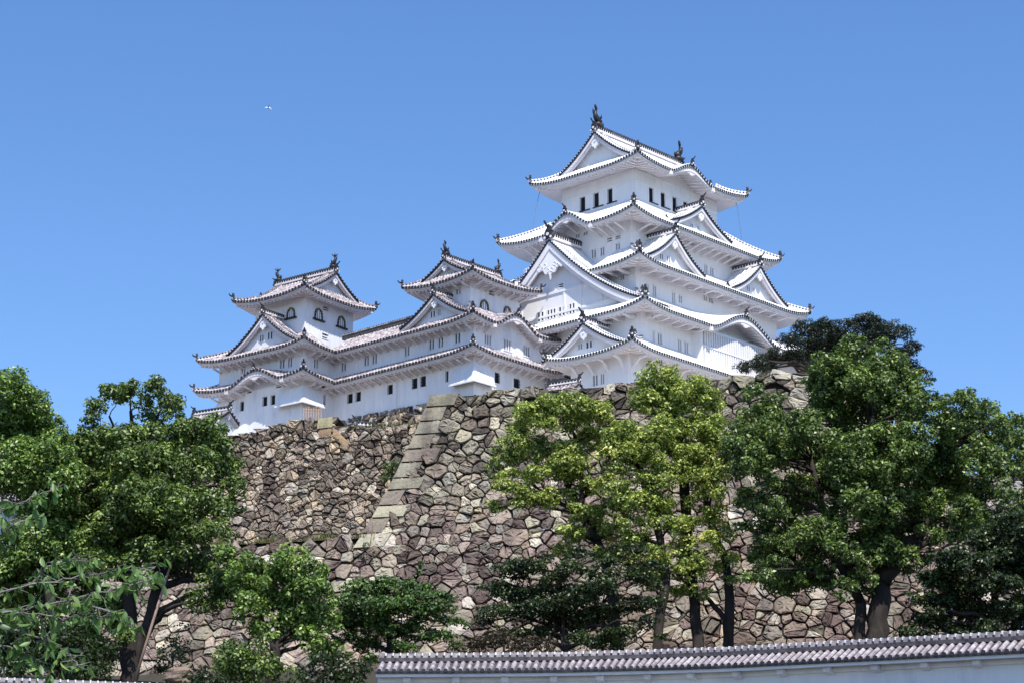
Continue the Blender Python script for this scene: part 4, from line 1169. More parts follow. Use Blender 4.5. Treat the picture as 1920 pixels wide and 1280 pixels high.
def build_stone_walls():
    R = random.Random(5)
    sleft = lambda h: -batter(h)
    # ---- tall wall
    root = thing('stone_wall', 'tall sloping grey stone wall with long squared corner blocks below the castle keep', 'stone wall', tuple(P_main(20, 27, 0)))
    st = Stones()
    def keep(s, h):
        if s > 41.0 + batter(h): return False
        if h < LEDGE: return s > sleft(h) + 1.5
        return True
    H = 27.0
    SR = 41.0                                                   # where the tall wall turns its right corner
    for ctr, poly, r in stone_cells(-48, SR + 14, 0, H, 1.36, 3, keep=keep, asp=1.12, coursed=True):
        s, h = ctr
        if h < LEDGE:
            lim = sleft(h) + 1.0
            poly = [(max(a, lim), b) for a, b in poly]
        if h >= LEDGE and s < sleft(LEDGE): poly = [(a, max(b, LEDGE - .15 + .25 * math.sin(a * 2.3))) for a, b in poly]
        if max(a for a, _ in poly) > SR + batter(h) + .3: poly = [(min(a, SR + batter(h) + .3), b) for a, b in poly]
        low = h > 9.5 + 2.5 * math.sin(s * .35)
        tone = R.choice(TONES_P if (low and R.random() < .72) else TONES_B)
        lump = .06 * math.sin(s * .9) if h < 1.2 else 0
        P = P_main
        if h < 1.6:                                             # uneven coping line
            wob = lambda a, b, off: P_main(a, b + .28 * math.sin(a * .55) + .18 * math.sin(a * 1.7 + 1), off)
            P = wob
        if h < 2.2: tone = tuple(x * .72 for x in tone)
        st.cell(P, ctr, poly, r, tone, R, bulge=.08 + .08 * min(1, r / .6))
    # squared corner stones, long and short by turns
    h = -.15; k = 0
    while h < LEDGE + .3:
        ch = R.uniform(1.15, 1.55); a, b = h + .05, h + ch - .06
        ls = R.uniform(2.7, 3.5) if k % 2 == 0 else R.uniform(1.6, 2.1)
        ld = R.uniform(1.3, 1.7) if k % 2 == 0 else R.uniform(2.3, 2.8)
        def Q(hh, s, back, off): return P_main(sleft(hh) + s, hh, off) - NV * back
        V8 = [Q(b, -.08, 0, .23), Q(b, ls, 0, .23), Q(a, ls, 0, .23), Q(a, -.08, 0, .23),
              Q(b, -.08, ld, .23), Q(b, ls, ld, .23), Q(a, ls, ld, .23), Q(a, -.08, ld, .23)]
        st.block(V8, R.choice([(.24, .23, .185), (.29, .28, .225), (.19, .175, .145), (.26, .25, .215), (.21, .185, .165)]), R)
        h += ch; k += 1
    st.build('stones', root)
    backing(P_main, 0, SR, 0.1, LEDGE, -.38, root, left=sleft)
    backing(P_main, -48, SR + 8, LEDGE + .1, H, -.38, root)
    mb = MB()
    for j in range(10):                                          # right side face
        h0_, h1_ = H * j / 10, H * (j + 1) / 10
        a0, a1 = P_main(SR + batter(h0_), h0_, -.1), P_main(SR + batter(h1_), h1_, -.1)
        mb.quad(a1, a0, a0 - NV * 60, a1 - NV * 60)
    mb.build('earth_core', M['joint'], root)
    mb = MB()
    for j in range(10):                                          # side face behind the corner
        h0_, h1_ = LEDGE * j / 10, LEDGE * (j + 1) / 10
        a0, a1 = P_main(sleft(h0_), h0_, -.1), P_main(sleft(h1_), h1_, -.1)
        mb.quad(a0, a1, a1 - NV * 9, a0 - NV * 9)
    mb.quad(P_main(-48, LEDGE + .15, 0.0), P_main(sleft(LEDGE) + .4, LEDGE + .15, 0.0), P_main(sleft(LEDGE) + .4, LEDGE + .15, -3), P_main(-48, LEDGE + .15, -3))
    mb.build('earth_core', M['joint'], root)
    for c in root.children: c.location = -Vector(root.location)
    # ---- recessed rubble wall
    root = thing('stone_wall', 'recessed brown rubble wall of small stones left of the squared corner blocks', 'stone wall', tuple(P_up(-15, 0, 0)))
    st = Stones()
    def ktop(s):
        return 11.25 + float(np.interp(s, [-60, -19, -12.6, -8.7, -8.3, 3], [-.3, -.1, 1.2, 1.0, -.35, .1])) + .10 * math.sin(s * 1.9)
    Pu = lambda s, h, off: P_up(s, ktop(s) - h, off)
    K0 = 12.7
    Pk = lambda s, h, off: P_up(s, K0 - h, off)
    for ctr, poly, r in stone_cells(-50, 1.5, 0, K0 + .1, 1.02, 9, asp=1.1, keep=lambda s, h: K0 - h < ktop(s) - .1):
        top = K0 - ktop(ctr[0]) - .12
        poly = [(q, max(t, top)) for q, t in poly]
        st.cell(Pk, ctr, poly, r, R.choice(TONES_A), R, bulge=.14, rough=.045)
    # pale squared stones at the top corner
    for (s, h, w, hh) in ((-10.9, -.15, 1.5, 1.1), (-9.3, .95, 1.6, .9), (-10.6, 1.0, 1.15, .85)):
        V8 = [Pu(s, h + hh, .3), Pu(s + w, h + hh, .3), Pu(s + w, h, .3), Pu(s, h, .3)]
        V8 += [v - NV * 1.2 for v in V8]
        st.block(V8, (.22, .21, .14) if h < 0 else (.20, .145, .10), R)
    st.build('stones', root)
    backing(Pu, -50, 1.5, .1, 12.3, -.38, root)
    mb = MB()
    for i in range(40):
        a, b = -50 + i * 1.2875, -50 + (i + 1) * 1.2875
        mb.quad(Pu(a, .12, .05), Pu(b, .12, .05), Pu(b, .12, -2.5), Pu(a, .12, -2.5))
    mb.build('earth_core', M['joint'], root)
    for c in root.children: c.location = -Vector(root.location)
    # ---- base under the corridor
    fr = FN
    root = thing('stone_wall', 'low dark stone base of big square blocks under the long white corridor', 'stone wall', tuple(KS * (fr.c + fr.dx * -5.6 + fr.dy * 5 + np.array([0, 0, 50.0]))))
    st = Stones()
    Pc = lambda s, h, off: KS * (fr.c + fr.dx * (-5.55 - .25 * h - off) + fr.dy * (15.5 - s) + np.array([0, 0, 58.25 - .035 * s - h]))
    for ctr, poly, r in stone_cells(0, 21, 0, 7.5, 1.15, 21, asp=1.2, coursed=True):
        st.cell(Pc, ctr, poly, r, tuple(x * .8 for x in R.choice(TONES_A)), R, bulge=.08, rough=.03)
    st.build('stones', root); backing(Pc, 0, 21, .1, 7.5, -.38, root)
    for c in root.children: c.location = -Vector(root.location)

build_stone_walls()

def right_wall():
    R = random.Random(15)
    a = at(1690, 905, 206); b = at(2150, 880, 196); e = (b - a); e[2] = 0; L = float(np.linalg.norm(e)); e /= L; n = np.array([e[1], -e[0], 0]); n = n if n[1] < 0 else -n
    root = thing('stone_wall', 'lower grey stone wall at the right edge behind the huge dark green tree', 'stone wall', tuple(a + e * 10 + np.array([0, 0, -12])))
    Pr = lambda s, h, off: a + e * s + n * (.25 * h + off) + np.array([0, 0, .03 * s - h])
    st = Stones()
    for ctr, poly, r in stone_cells(0, L, 0, 15, 1.5, 33):
        st.cell(Pr, ctr, poly, r, tuple(np.array(R.choice(TONES_B)) * np.array([.95, 1, 1.1])), R, bulge=.13)
    st.build('stones', root); backing(Pr, 0, L, .1, 15, -.38, root)
    for c in root.children: c.location = -Vector(root.location)
right_wall()

# ------------------------------------------------------------------ plaster walls with tiled copings
def tiled_wall(label, pts, zdrop=6.0, name='plaster_wall', st=None, ends=(True, True), hw=.95, rise=.52, brk=True):
    """pts: ridge line (x, y, z)"""
    pts = [np.array(p, float) for p in pts]
    base = pts[len(pts) // 2].copy(); base[2] -= 3
    root = thing(name, label, 'plaster wall', tuple(base))
    L = [0]
    for a, b in zip(pts, pts[1:]): L.append(L[-1] + float(np.linalg.norm(b - a)))
    def at_s(s):
        for i in range(len(pts) - 1):
            if s <= L[i + 1] or i == len(pts) - 2:
                t = (s - L[i]) / (L[i + 1] - L[i]); p = pts[i] * (1 - t) + pts[i + 1] * t
                return p
    def tang(s):
        d = at_s(min(L[-1], s + 1.2)) - at_s(max(0, s - 1.2)); d[2] = 0
        return d / np.linalg.norm(d)
    def Q(s, o, z):
        d = tang(s); n = np.array([d[1], -d[0], 0])
        s2 = min(max(s, 0), L[-1])
        return tuple(at_s(s2) + d * (s - s2) + n * o + np.array([0, 0, z]))
    Tq = lambda u, o, z: Q(u, o, z)
    mats = [M['fg_round'], M['fg_pan'], M['dark_tile'], M['plaster_aged'], M['dark_stud'], M['fg_round'], M['plaster_aged']]
    mb = MB(); p = .30
    n = int(L[-1] / p)
    us = [p * (j + .5) for j in range(n)]
    for sg in (1, -1):
        surf = lambda u, v, sg=sg: (u, sg * hw * (1 - v), -.28 - rise * (1 - v))
        columns(mb, Tq, us, p * sg, surf, lambda u: 1, 6, (0, 1), .11)
        for u in us:
            disc(mb, (lambda a, o, z, sg=sg: Q(a, sg * o, z)), u, hw + .02, -.28 - rise + .03, .085, 2, .06)
    body = MB()
    step = 1.0; m = int(L[-1] / step)
    q = [L[-1] * j / m for j in range(m + 1)]
    for a, b in zip(q, q[1:]):
        for sg in (1, -1):
            f = lambda o, z0, z1, mat, t=body: t.quad(Q(a, sg * o, z0), Q(b, sg * o, z0), Q(b, sg * o, z1), Q(a, sg * o, z1), mat)
            ez = -.28 - rise
            f(hw, ez - .09, ez + .01, 2); f(hw - .08, ez - .2, ez - .09, 3)
            body.quad(Q(a, sg * (hw - .08), ez - .09), Q(b, sg * (hw - .08), ez - .09), Q(b, sg * hw, ez - .09), Q(a, sg * hw, ez - .09), 2)
            body.quad(Q(a, sg * .36, ez - .16), Q(b, sg * .36, ez - .16), Q(b, sg * (hw - .08), ez - .2), Q(a, sg * (hw - .08), ez - .2), 3)
            f(.34, ez - .36, ez - .1, 3); f(.26, -zdrop, ez - .34, 3)
            body.quad(Q(a, sg * .26, ez - .36), Q(b, sg * .26, ez - .36), Q(b, sg * .34, ez - .36), Q(a, sg * .34, ez - .36), 3)
    for s, en in ((0, ends[0]), (L[-1], ends[1])):
        if en:
            body.add([Q(s, -.26, -zdrop), Q(s, .26, -zdrop), Q(s, .26, -.9), Q(s, hw - .1, -.28 - rise - .05), Q(s, 0, -.25), Q(s, -hw + .1, -.28 - rise - .05), Q(s, -.26, -.9)], [(0, 1, 2, 3, 4, 5, 6)], 3)
    wo = body.build('wall', mats, root)
    ro = mb.build('roof', mats, root)
    rg = MB()
    for j in range(int(L[-1] / .30)):
        a, b = .30 * j, .30 * (j + 1)
        P = lambda s, z: Vector(Q(s, 0, z))
        rg.beam(P(a, -.22), P(b, -.22), .34, .16, 1)
        rg.beam(P(a, -.10), P(b - .10, -.10), .28, .10, 0); rg.beam(P(b - .10, -.10), P(b, -.10), .28, .10, 2)
        rg.beam(P(a, -.01), P(b - .05, -.01), .22, .10, 0)
        rg.beam(P(b - .05, 0), P(b, 0), .25, .13, 3)
    rg.build('ridge', mats, ro)
    if brk:
        for j in range(int(L[-1] / 2.0)):
            s = 1.2 + 2.0 * j
            k = MB(); ez = -.28 - rise
            P = lambda du, o, z: Q(s + du, o, z)
            V = [P(-.14, .26, ez - .46), P(.14, .26, ez - .46), P(.14, .62, ez - .36), P(-.14, .62, ez - .36), P(-.14, .26, ez - .20), P(.14, .26, ez - .20), P(.14, .62, ez - .19), P(-.14, .62, ez - .19)]
            k.add(V, [(0, 3, 2, 1), (4, 5, 6, 7), (0, 1, 5, 4), (1, 2, 6, 5), (2, 3, 7, 6), (3, 0, 4, 7)])
            k.build('bracket', M['plaster_aged'], root)
    for c in root.children: c.location = -Vector(root.location)
    return root

fgp = [at(712, 1227, 91), at(880, 1226, 90.6), at(1068, 1224, 90), at(1230, 1219.5, 88.8), at(1371, 1214.5, 87), at(1584, 1202.5, 84), at(1750, 1193.5, 81.8), at(1907, 1184.8, 80), at(2160, 1168, 77)]
tiled_wall('long pale plaster wall with a grey tiled coping along the bottom right', fgp)
tiled_wall('sliver of grey tiled wall coping at the bottom left corner below the tree', [at(-220, 1262, 86), at(0, 1272, 88), at(300, 1283, 90.5), at(420, 1296, 92)], brk=False)

# ------------------------------------------------------------------ small castle extras
def small_roof(label, o, dirx, L, hw, rise, zt, wallz, name='gatehouse', cat='gatehouse'):
    """little tiled roof on plaster walls; o = ridge middle, dirx = ridge direction angle"""
    root = thing(name, label, cat, (o[0], o[1], wallz), dirx)
    st = SMALL
    g = gable(root, st, 'E', 0, L / 2, -L / 2, hw, zt - wallz, zt - wallz - rise, 1.2, board=.22, tymp=.45, pend=.35, back=True, rid=(.34, .42), orn_s=.75, down=False)
    mb = MB(); mb.box((-L / 2 + .5, -hw * .72, 0), (L / 2 - .5, hw * .72, zt - wallz - rise * .8), 0); mb.build('wall', M['plaster_aged'], root)
    return root
small_roof('small grey tiled gate roof with a dark finial at the foot of the leftmost tower', at(397, 783, 208), math.radians(150), 4.4, 1.5, 1.0, float(at(400, 775, 208)[2]), 50.0)
small_roof('short tiled roof tucked between the middle tower and the keep', at(1058, 722, 206), math.radians(-30), 3.4, 1.2, .8, float(at(1058, 722, 206)[2]), 51.0)
small_roof('tiny plastered tile roof peeking over the stones below the corridor', at(684, 799, 203), math.radians(20), 1.8, .7, .45, float(at(684, 800, 203)[2]), 49.0)
small_roof('white plastered storehouse half hidden behind the far left trees', at(-75, 960, 176), math.radians(-12), 9, 3, 1.6, float(at(-30, 940, 176)[2]), 20.0, 'storehouse', 'storehouse')

def bamboo_fence():
    a, b = at(569, 776, 205.0), at(602, 777, 206.0)
    root = thing('bamboo_fence', 'low pinkish bamboo fence standing on the stones at the leftmost tower corner', 'fence', tuple(a))
    for j in range(8):
        p = a + (b - a) * j / 7; mb = MB()
        mb.tube([(0, 0, -.6), (0, 0, .62 + .08 * (j % 3))], [.05, .045], 6)
        o = mb.build('post', M['bamboo'], root); o.location = tuple(p - a)
    for z in (.15, .45):
        mb = MB(); mb.tube([(0, 0, z), tuple(b - a + np.array([0, 0, z]))], [.045, .04], 6); mb.build('rail', M['bamboo'], root)
bamboo_fence()

def bird():
    p = at(503, 202, 130)
    root = thing('bird', 'dark bodied bird gliding on pale outstretched wings in the blue sky', 'bird', tuple(p), math.radians(-8))
    root.rotation_euler.x = math.radians(48)
    mdark = noisy('dark_feather', [(0.3, (.02, .02, .025)), (0.7, (.06, .06, .07))], 4, .8)
    mpale = noisy('pale_feather', [(0.3, (.8, .8, .82)), (0.7, (.92, .92, .92))], 4, .8)
    mb = MB()
    mb.tube([(.02, -.22, -.01), (.01, -.17, .0), (0, -.10, 0), (0, .0, -.015), (0, .12, -.01), (0, .22, 0)], [.012, .034, .042, .062, .045, .018], 8)
    mb.tube([(.02, -.21, -.01), (.02, -.26, -.02)], [.012, .003], 6)
    mb.add([(-.02, .18, 0), (.02, .18, 0), (.08, .36, .005), (0, .33, .01), (-.08, .36, .005), (0, .2, .015)], [(0, 1, 2, 3, 4), (4, 3, 2, 1, 5), (0, 4, 5)])
    root.scale = (.75, .75, .75)
    mb.build('body', mdark, root, True)
    for sg in (-1, 1):
        w = MB(); n = 8; top = []; 
        for i in range(n + 1):
            t = i / n; x = sg * (.03 + .27 * t); z = .05 * math.sin(t * 2.6) + (.01 if sg < 0 else -.20) * t * t * 1.3
            y0 = -.09 + .02 * t - .06 * math.sin(t * 3.14); y1 = y0 + .17 * (1 - t) ** .6 + .03
            top.append(((x, y0, z), (x, (y0 + y1) / 2, z + .016), (x, y1, z)))
        V = [q for tri in top for q in tri]; F = []
        for i in range(n):
            for k in range(3):
                F.append((i * 3 + k, i * 3 + (k + 1) % 3, (i + 1) * 3 + (k + 1) % 3, (i + 1) * 3 + k))
        w.add(V, F); w.build('wing', mpale, root, True)
bird()

def boulder(px, py, dep, w, tone, label, seed):
    rs = np.random.default_rng(seed); st = Stones(); n, m = 14, 8
    ph = rs.uniform(0, 6.28, 6)
    for j in range(m + 1):
        for i in range(n):
            a, b = 2 * math.pi * i / n, math.pi * (j / m - .5)
            d = np.array([math.cos(a) * math.cos(b), math.sin(a) * math.cos(b), math.sin(b)])
            k = 1 + .16 * math.sin(3 * d[0] + ph[0]) + .14 * math.sin(4 * d[1] + ph[1]) + .12 * math.sin(5 * d[2] + 2 * d[0] + ph[2]) + rs.uniform(-.04, .04) * (0 < j < m)
            d = np.sign(d) * np.abs(d) ** .75
            st.v.append(tuple(d * k * np.array([w * .5, w * .38, w * .27])))
    for j in range(m):
        for i in range(n): st.f.append((j * n + i, j * n + (i + 1) % n, (j + 1) * n + (i + 1) % n, (j + 1) * n + i))
    st.c = [tuple(tone) + (1,)] * len(st.v)
    o = st.build('boulder'); o.location = tuple(at(px, py, dep))
    tag(o, label, 'rock', 'rocks at the foot of the tree')
boulder(335, 1266, 147, 1.9, (.20, .155, .14), 'pale pinkish flat rock lying right of the large left tree trunk', 3)
boulder(388, 1272, 146, 1.2, (.15, .125, .11), 'smaller brown rock right of the pale flat rock at the tree foot', 4)
#==TREES==
# ------------------------------------------------------------------ trees
NLEAF = [0]
def unit(v): return v / np.linalg.norm(v, axis=-1, keepdims=True)

def leaf_cloud(name, parent, origin, blobs, leaf, dens, mat, rs, flat=1.0, sub=.40, up=.35, asp=.55, thin=1.0, nsub=15):
    """crown: leaf-sized faces on many small clumps spread through every bough's volume. blobs: (x, y, z, r)"""
    C = []; D = []; S = []
    for (x, y, z, r) in blobs:
        k = max(5, int(nsub * (r / 1.5) ** 1.6))
        d = unit(rs.normal(size=(k, 3)) + np.array([0, 0, .25]))
        rad = (rs.uniform(.25, 1.0, (k, 1)) ** .6) * .80
        c = np.array([x, y, z]) + d * rad * r * np.array([1, 1, flat])
        sr = sub * r * rs.uniform(.55, 1.15, k) * (1.0 if r < 1.6 else (1.6 / r) ** .35)
        for ci, s in zip(c, sr):
            n = max(8, int(dens * 1.55 * s * s * 12.6 * thin))
            dd = unit(rs.normal(size=(n, 3)) + np.array([0, 0, up]))
            rr = rs.uniform(.55, 1.05, (n, 1))
            C.append(ci + dd * rr * s * np.array([1, 1, max(flat, .55)])); D.append(dd)
            S.append(np.clip(rs.normal(.5, .2, n) + rs.normal(0, .15) + (rr[:, 0] - .8) * .35, 0, 1))  # outer leaves lighter, inner darker: light and shade of clumps put into tone
    C = np.concatenate(C); D = np.concatenate(D); S = np.concatenate(S)
    n = len(C); NLEAF[0] += n
    nrm = unit(D + rs.normal(size=(n, 3)) * .55 + np.array([0, 0, .45]))
    t = unit(np.cross(nrm, rs.normal(size=(n, 3)))); b = np.cross(nrm, t)
    L = (leaf * rs.uniform(.6, 1.25, n))[:, None]
    p0 = C - t * L * .5; p2 = C + t * L * .5 - nrm * L * .10
    p1 = C + b * L * asp * .5 + nrm * L * .05; p3 = C - b * L * asp * .5 + nrm * L * .05
    V = np.stack([p0, p1, p2, p3], 1).reshape(-1, 3) - np.asarray(origin)
    me = bpy.data.meshes.new(name)
    me.vertices.add(4 * n); me.vertices.foreach_set('co', V.astype(np.float32).ravel())
    me.loops.add(4 * n); me.loops.foreach_set('vertex_index', np.arange(4 * n, dtype=np.int32))
    me.polygons.add(n); me.polygons.foreach_set('loop_start', np.arange(0, 4 * n, 4, dtype=np.int32))
    me.polygons.foreach_set('loop_total', np.full(n, 4, dtype=np.int32))
    me.materials.append(mat)
    a = me.attributes.new('leaf_tone', 'FLOAT', 'FACE'); a.data.foreach_set('value', S.astype(np.float32))
    me.update(calc_edges=True)
    o = bpy.data.objects.new(name, me); COL.objects.link(o); o.parent = parent
    return o

def tree(name, label, cat, group, dep, blobs, trunks, mat, seed, leaf=.34, dens=9.0, flat=.85, base=None, deep=.8, back=.5, limbs=True, sub=.40, thin=1.0, up=.35, nsub=15, asp=.55, tback=1.6, rk=1.38):
    """blobs: (px, py, r_px[, depth offset]); trunks: list of [(px, py, width_px), ...] from the ground up"""
    rs = np.random.default_rng(seed); R = random.Random(seed)
    sc = dep / FPX * 1.04
    B = []
    cx = np.mean([b[0] for b in blobs])
    W_ = (max(b[0] for b in blobs) - min(b[0] for b in blobs)) * sc
    for b in blobs:
        dz = (b[3] if len(b) > 3 else R.uniform(-.5, .5) * deep * min(7.0, W_ * .5) )
        p = at(b[0], b[1], dep + dz); B.append((p[0], p[1], p[2], b[2] * sc * rk))
        if R.random() < back:
            q = at(b[0] + R.uniform(-.6, .6) * b[2], b[1] + R.uniform(0, .4) * b[2], dep + dz + R.uniform(2.0, 4.5)); B.append((q[0], q[1], q[2], b[2] * sc * 1.2))
    tb = trunks[0][0] if trunks else (cx, max(b[1] for b in blobs) + 40, 20)
    o = at(tb[0], tb[1], dep); gz = float(ground_z(o[0], o[1])) - .3 if base is None else base
    root = thing(name, label, cat, (o[0], o[1], gz), 0, group)
    org = np.array([o[0], o[1], gz])
    leaf_cloud('crown', root, org, B, leaf, dens, mat or M['leaf_maple_dark'], rs, flat, sub=sub, up=up, thin=thin, nsub=nsub, asp=asp)
    mb = MB(); TP = []
    for i, tk in enumerate(trunks):
        pts = []; rad = []
        for j, q in enumerate(tk):
            p = at(q[0], q[1], dep + (0 if (j == 0) else R.uniform(-.4, .4) + tback * j / max(1, len(tk) - 1)) + (q[3] if len(q) > 3 else 0)); pts.append(p - org); rad.append(q[2] * sc * .5)
        if i == 0 or tk[0][1] > 1150:
            foot = pts[0].copy(); foot[2] = -.3
            pts.insert(0, foot); rad.insert(0, rad[0] * 1.25)
        # densify with a slight wobble
        PP = [pts[0]]; RR = [rad[0]]
        for a, b, ra, rb in zip(pts, pts[1:], rad, rad[1:]):
            for k in range(1, 5):
                t = k / 4; w = np.array([R.uniform(-1, 1), R.uniform(-1, 1), 0]) * .12 * (ra + rb) if k < 4 else 0
                PP.append(a + (b - a) * t + w); RR.append(ra + (rb - ra) * t)
        mb.tube([tuple(p) for p in PP], RR, 9, 0)
        TP += [(p, r) for p, r in zip(PP[len(PP) // 3:], RR[len(RR) // 3:])]
    if limbs and TP:
        for (x, y, z, r) in B:
            if R.random() < .22: continue
            c = np.array([x, y, z]) - org
            cand = sorted(((np.linalg.norm(p - c) + max(0, p[2] - c[2] + .5) * 3, i) for i, (p, _) in enumerate(TP)))
            p, rr = TP[cand[0][1]]
            d = np.linalg.norm(c - p)
            if d < .6: continue
            n = 6; pts = []; rad = []
            for j in range(n + 1):
                t = j / n
                q = p + (c - p) * t; q = q + np.array([R.uniform(-1, 1), R.uniform(-1, 1), R.uniform(-.6, .6)]) * .07 * d * math.sin(math.pi * t)
                q[2] += .10 * d * math.sin(math.pi * t)
                pts.append(tuple(q)); rad.append(max(.03, min(rr * .6, .05 + .035 * d) * (1 - .8 * t)))
            mb.tube(pts, rad, 6, 0)
            for k in range(3):                                                # twigs into the clump
                dv = rs.normal(size=3); dv[2] = abs(dv[2]) * .6; dv /= np.linalg.norm(dv)
                mb.tube([pts[-2], tuple(np.array(pts[-1]) + dv * r * .7)], [rad[-2] * .6, .02], 5, 0)
    if mb.v: mb.build('trunk', M['bark'], root, True)
    return root

TG = 'trees in front of the stone wall'
tree('shrub', 'dark shaded shrub beside the left end of the long tiled wall', 'shrub', 'shrubs at the foot of the wall', 141,
     [(600, 1245, 24), (640, 1255, 26), (675, 1250, 20), (570, 1268, 22), (620, 1280, 26), (665, 1285, 24)], [[(630, 1300, 6), (632, 1260, 4)]], None, 44, leaf=.28, dens=10, limbs=False)
tree('shrub', 'dense dark shrub mass in the bottom left corner behind the cherry branches', 'shrub', 'shrubs at the foot of the wall', 144,
     [(20, 1230, 34), (70, 1245, 34), (120, 1225, 34), (165, 1245, 30), (195, 1225, 24), (40, 1180, 32), (100, 1185, 30), (150, 1195, 26), (0, 1265, 34), (130, 1270, 30), (190, 1265, 24), (-30, 1200, 34)], [[(100, 1300, 8), (100, 1230, 5)]], None, 46, leaf=.28, dens=10, limbs=False)
tree('shrub', 'small green shrub under the thin scrub at the bottom left', 'shrub', 'shrubs at the foot of the wall', 139,
     [(390, 1262, 20), (365, 1275, 20), (350, 1290, 20), (415, 1285, 22)], [[(385, 1305, 6), (386, 1275, 4)]], None, 45, leaf=.26, dens=10, limbs=False)
tree('broadleaf_tree', 'tall dark green tree cut off by the left edge of the photo', 'tree', TG, 150,
     [(15, 735, 48), (55, 770, 42), (85, 815, 40), (0, 800, 55), (40, 830, 60), (100, 865, 45), (15, 880, 60), (80, 905, 50), (-40, 860, 60), (120, 915, 40), (75, 950, 40), (105, 960, 45), (60, 1020, 55), (120, 1010, 45), (10, 1065, 45), (90, 1070, 46, 3), (140, 1060, 35, 3), (30, 1100, 46, 4), (-50, 1060, 60, 4), (20, 1150, 42, 5), (80, 1130, 40, 5), (150, 1180, 38, 5), (110, 1215, 35, 5), (40, 1215, 42, 5), (180, 1130, 34, 4), (190, 1215, 30, 4)],
     [[(105, 1275, 24), (100, 1150, 20), (70, 1000, 16), (40, 850, 9)]], M['leaf_mid'], 1, leaf=.29, dens=11)
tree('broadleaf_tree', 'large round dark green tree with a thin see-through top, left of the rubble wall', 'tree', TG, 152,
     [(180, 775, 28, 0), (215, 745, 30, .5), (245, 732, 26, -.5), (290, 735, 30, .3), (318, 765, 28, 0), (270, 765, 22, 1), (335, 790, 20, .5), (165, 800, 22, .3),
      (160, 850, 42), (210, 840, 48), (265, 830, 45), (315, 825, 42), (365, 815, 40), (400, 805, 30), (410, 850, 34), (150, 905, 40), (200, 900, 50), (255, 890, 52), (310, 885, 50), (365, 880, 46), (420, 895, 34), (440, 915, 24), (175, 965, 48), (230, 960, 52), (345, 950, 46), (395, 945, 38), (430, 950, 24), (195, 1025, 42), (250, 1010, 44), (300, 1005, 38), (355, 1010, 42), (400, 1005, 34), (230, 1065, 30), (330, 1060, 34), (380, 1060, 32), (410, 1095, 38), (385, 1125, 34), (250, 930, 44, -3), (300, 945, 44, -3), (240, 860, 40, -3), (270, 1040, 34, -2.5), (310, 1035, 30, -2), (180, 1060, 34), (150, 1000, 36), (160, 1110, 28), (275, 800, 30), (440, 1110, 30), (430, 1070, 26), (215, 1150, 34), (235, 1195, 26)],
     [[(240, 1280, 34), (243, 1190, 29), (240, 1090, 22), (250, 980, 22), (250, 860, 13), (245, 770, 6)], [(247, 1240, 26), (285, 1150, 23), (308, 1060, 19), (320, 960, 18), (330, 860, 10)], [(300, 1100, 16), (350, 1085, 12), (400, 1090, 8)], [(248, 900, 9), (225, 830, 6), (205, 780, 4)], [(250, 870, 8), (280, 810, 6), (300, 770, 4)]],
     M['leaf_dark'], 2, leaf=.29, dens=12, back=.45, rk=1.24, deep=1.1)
tree('broadleaf_tree', 'small bright green round tree in front of the wall right of the large left tree', 'tree', TG, 146,
     [(545, 1062, 34), (580, 1085, 34), (515, 1085, 34), (605, 1120, 32), (555, 1110, 36), (480, 1100, 34), (445, 1070, 30), (420, 1045, 24), (520, 1135, 34), (465, 1140, 32), (590, 1155, 34), (545, 1165, 30), (615, 1165, 24), (500, 1175, 28), (585, 1200, 28), (615, 1215, 24), (470, 1060, 24)],
     [[(512, 1275, 22), (515, 1210, 18), (530, 1150, 12), (545, 1090, 6)], [(515, 1215, 12), (490, 1160, 9), (470, 1110, 5)], [(520, 1200, 10), (570, 1170, 7), (590, 1130, 4)]], M['leaf_mid'], 3, leaf=.30, dens=11)
tree('shrub', 'dark shadowed shrub at the bottom, below the small bright green tree', 'shrub', 'shrubs at the foot of the wall', 143,
     [(430, 1235, 30), (470, 1225, 30), (415, 1265, 26), (460, 1262, 34), (505, 1255, 26), (540, 1268, 22)], [[(460, 1290, 8), (460, 1250, 5)]], M['leaf_dark'], 4, leaf=.28, dens=10, limbs=False)
tree('shrub', 'pale green scrub growing against the wall beside the large left tree trunk', 'shrub', 'shrubs at the foot of the wall', 160,
     [(330, 1215, 24), (310, 1245, 20), (345, 1180, 16), (300, 1262, 18), (340, 1250, 16)], [[(322, 1275, 5), (325, 1220, 3)]], M['leaf_maple'], 41, leaf=.26, dens=6, limbs=False)
tree('maple_tree', 'low layered green maple between the small bright tree and the middle trees', 'tree', TG, 150,
     [(690, 1108, 38), (735, 1102, 34), (775, 1112, 34), (815, 1120, 26), (655, 1130, 34), (705, 1140, 38), (755, 1140, 38), (800, 1150, 34), (835, 1138, 18), (670, 1175, 32), (725, 1178, 34), (780, 1185, 34), (825, 1195, 28), (860, 1210, 20), (690, 1210, 26), (750, 1215, 24), (640, 1165, 26), (650, 1200, 26), (635, 1230, 24), (700, 1240, 24), (845, 1165, 22)],
     [[(735, 1260, 14), (730, 1190, 10), (720, 1130, 6)], [(735, 1200, 8), (780, 1160, 5)]], M['leaf_maple'], 5, leaf=.26, dens=11, flat=.42, up=.9, deep=.6)
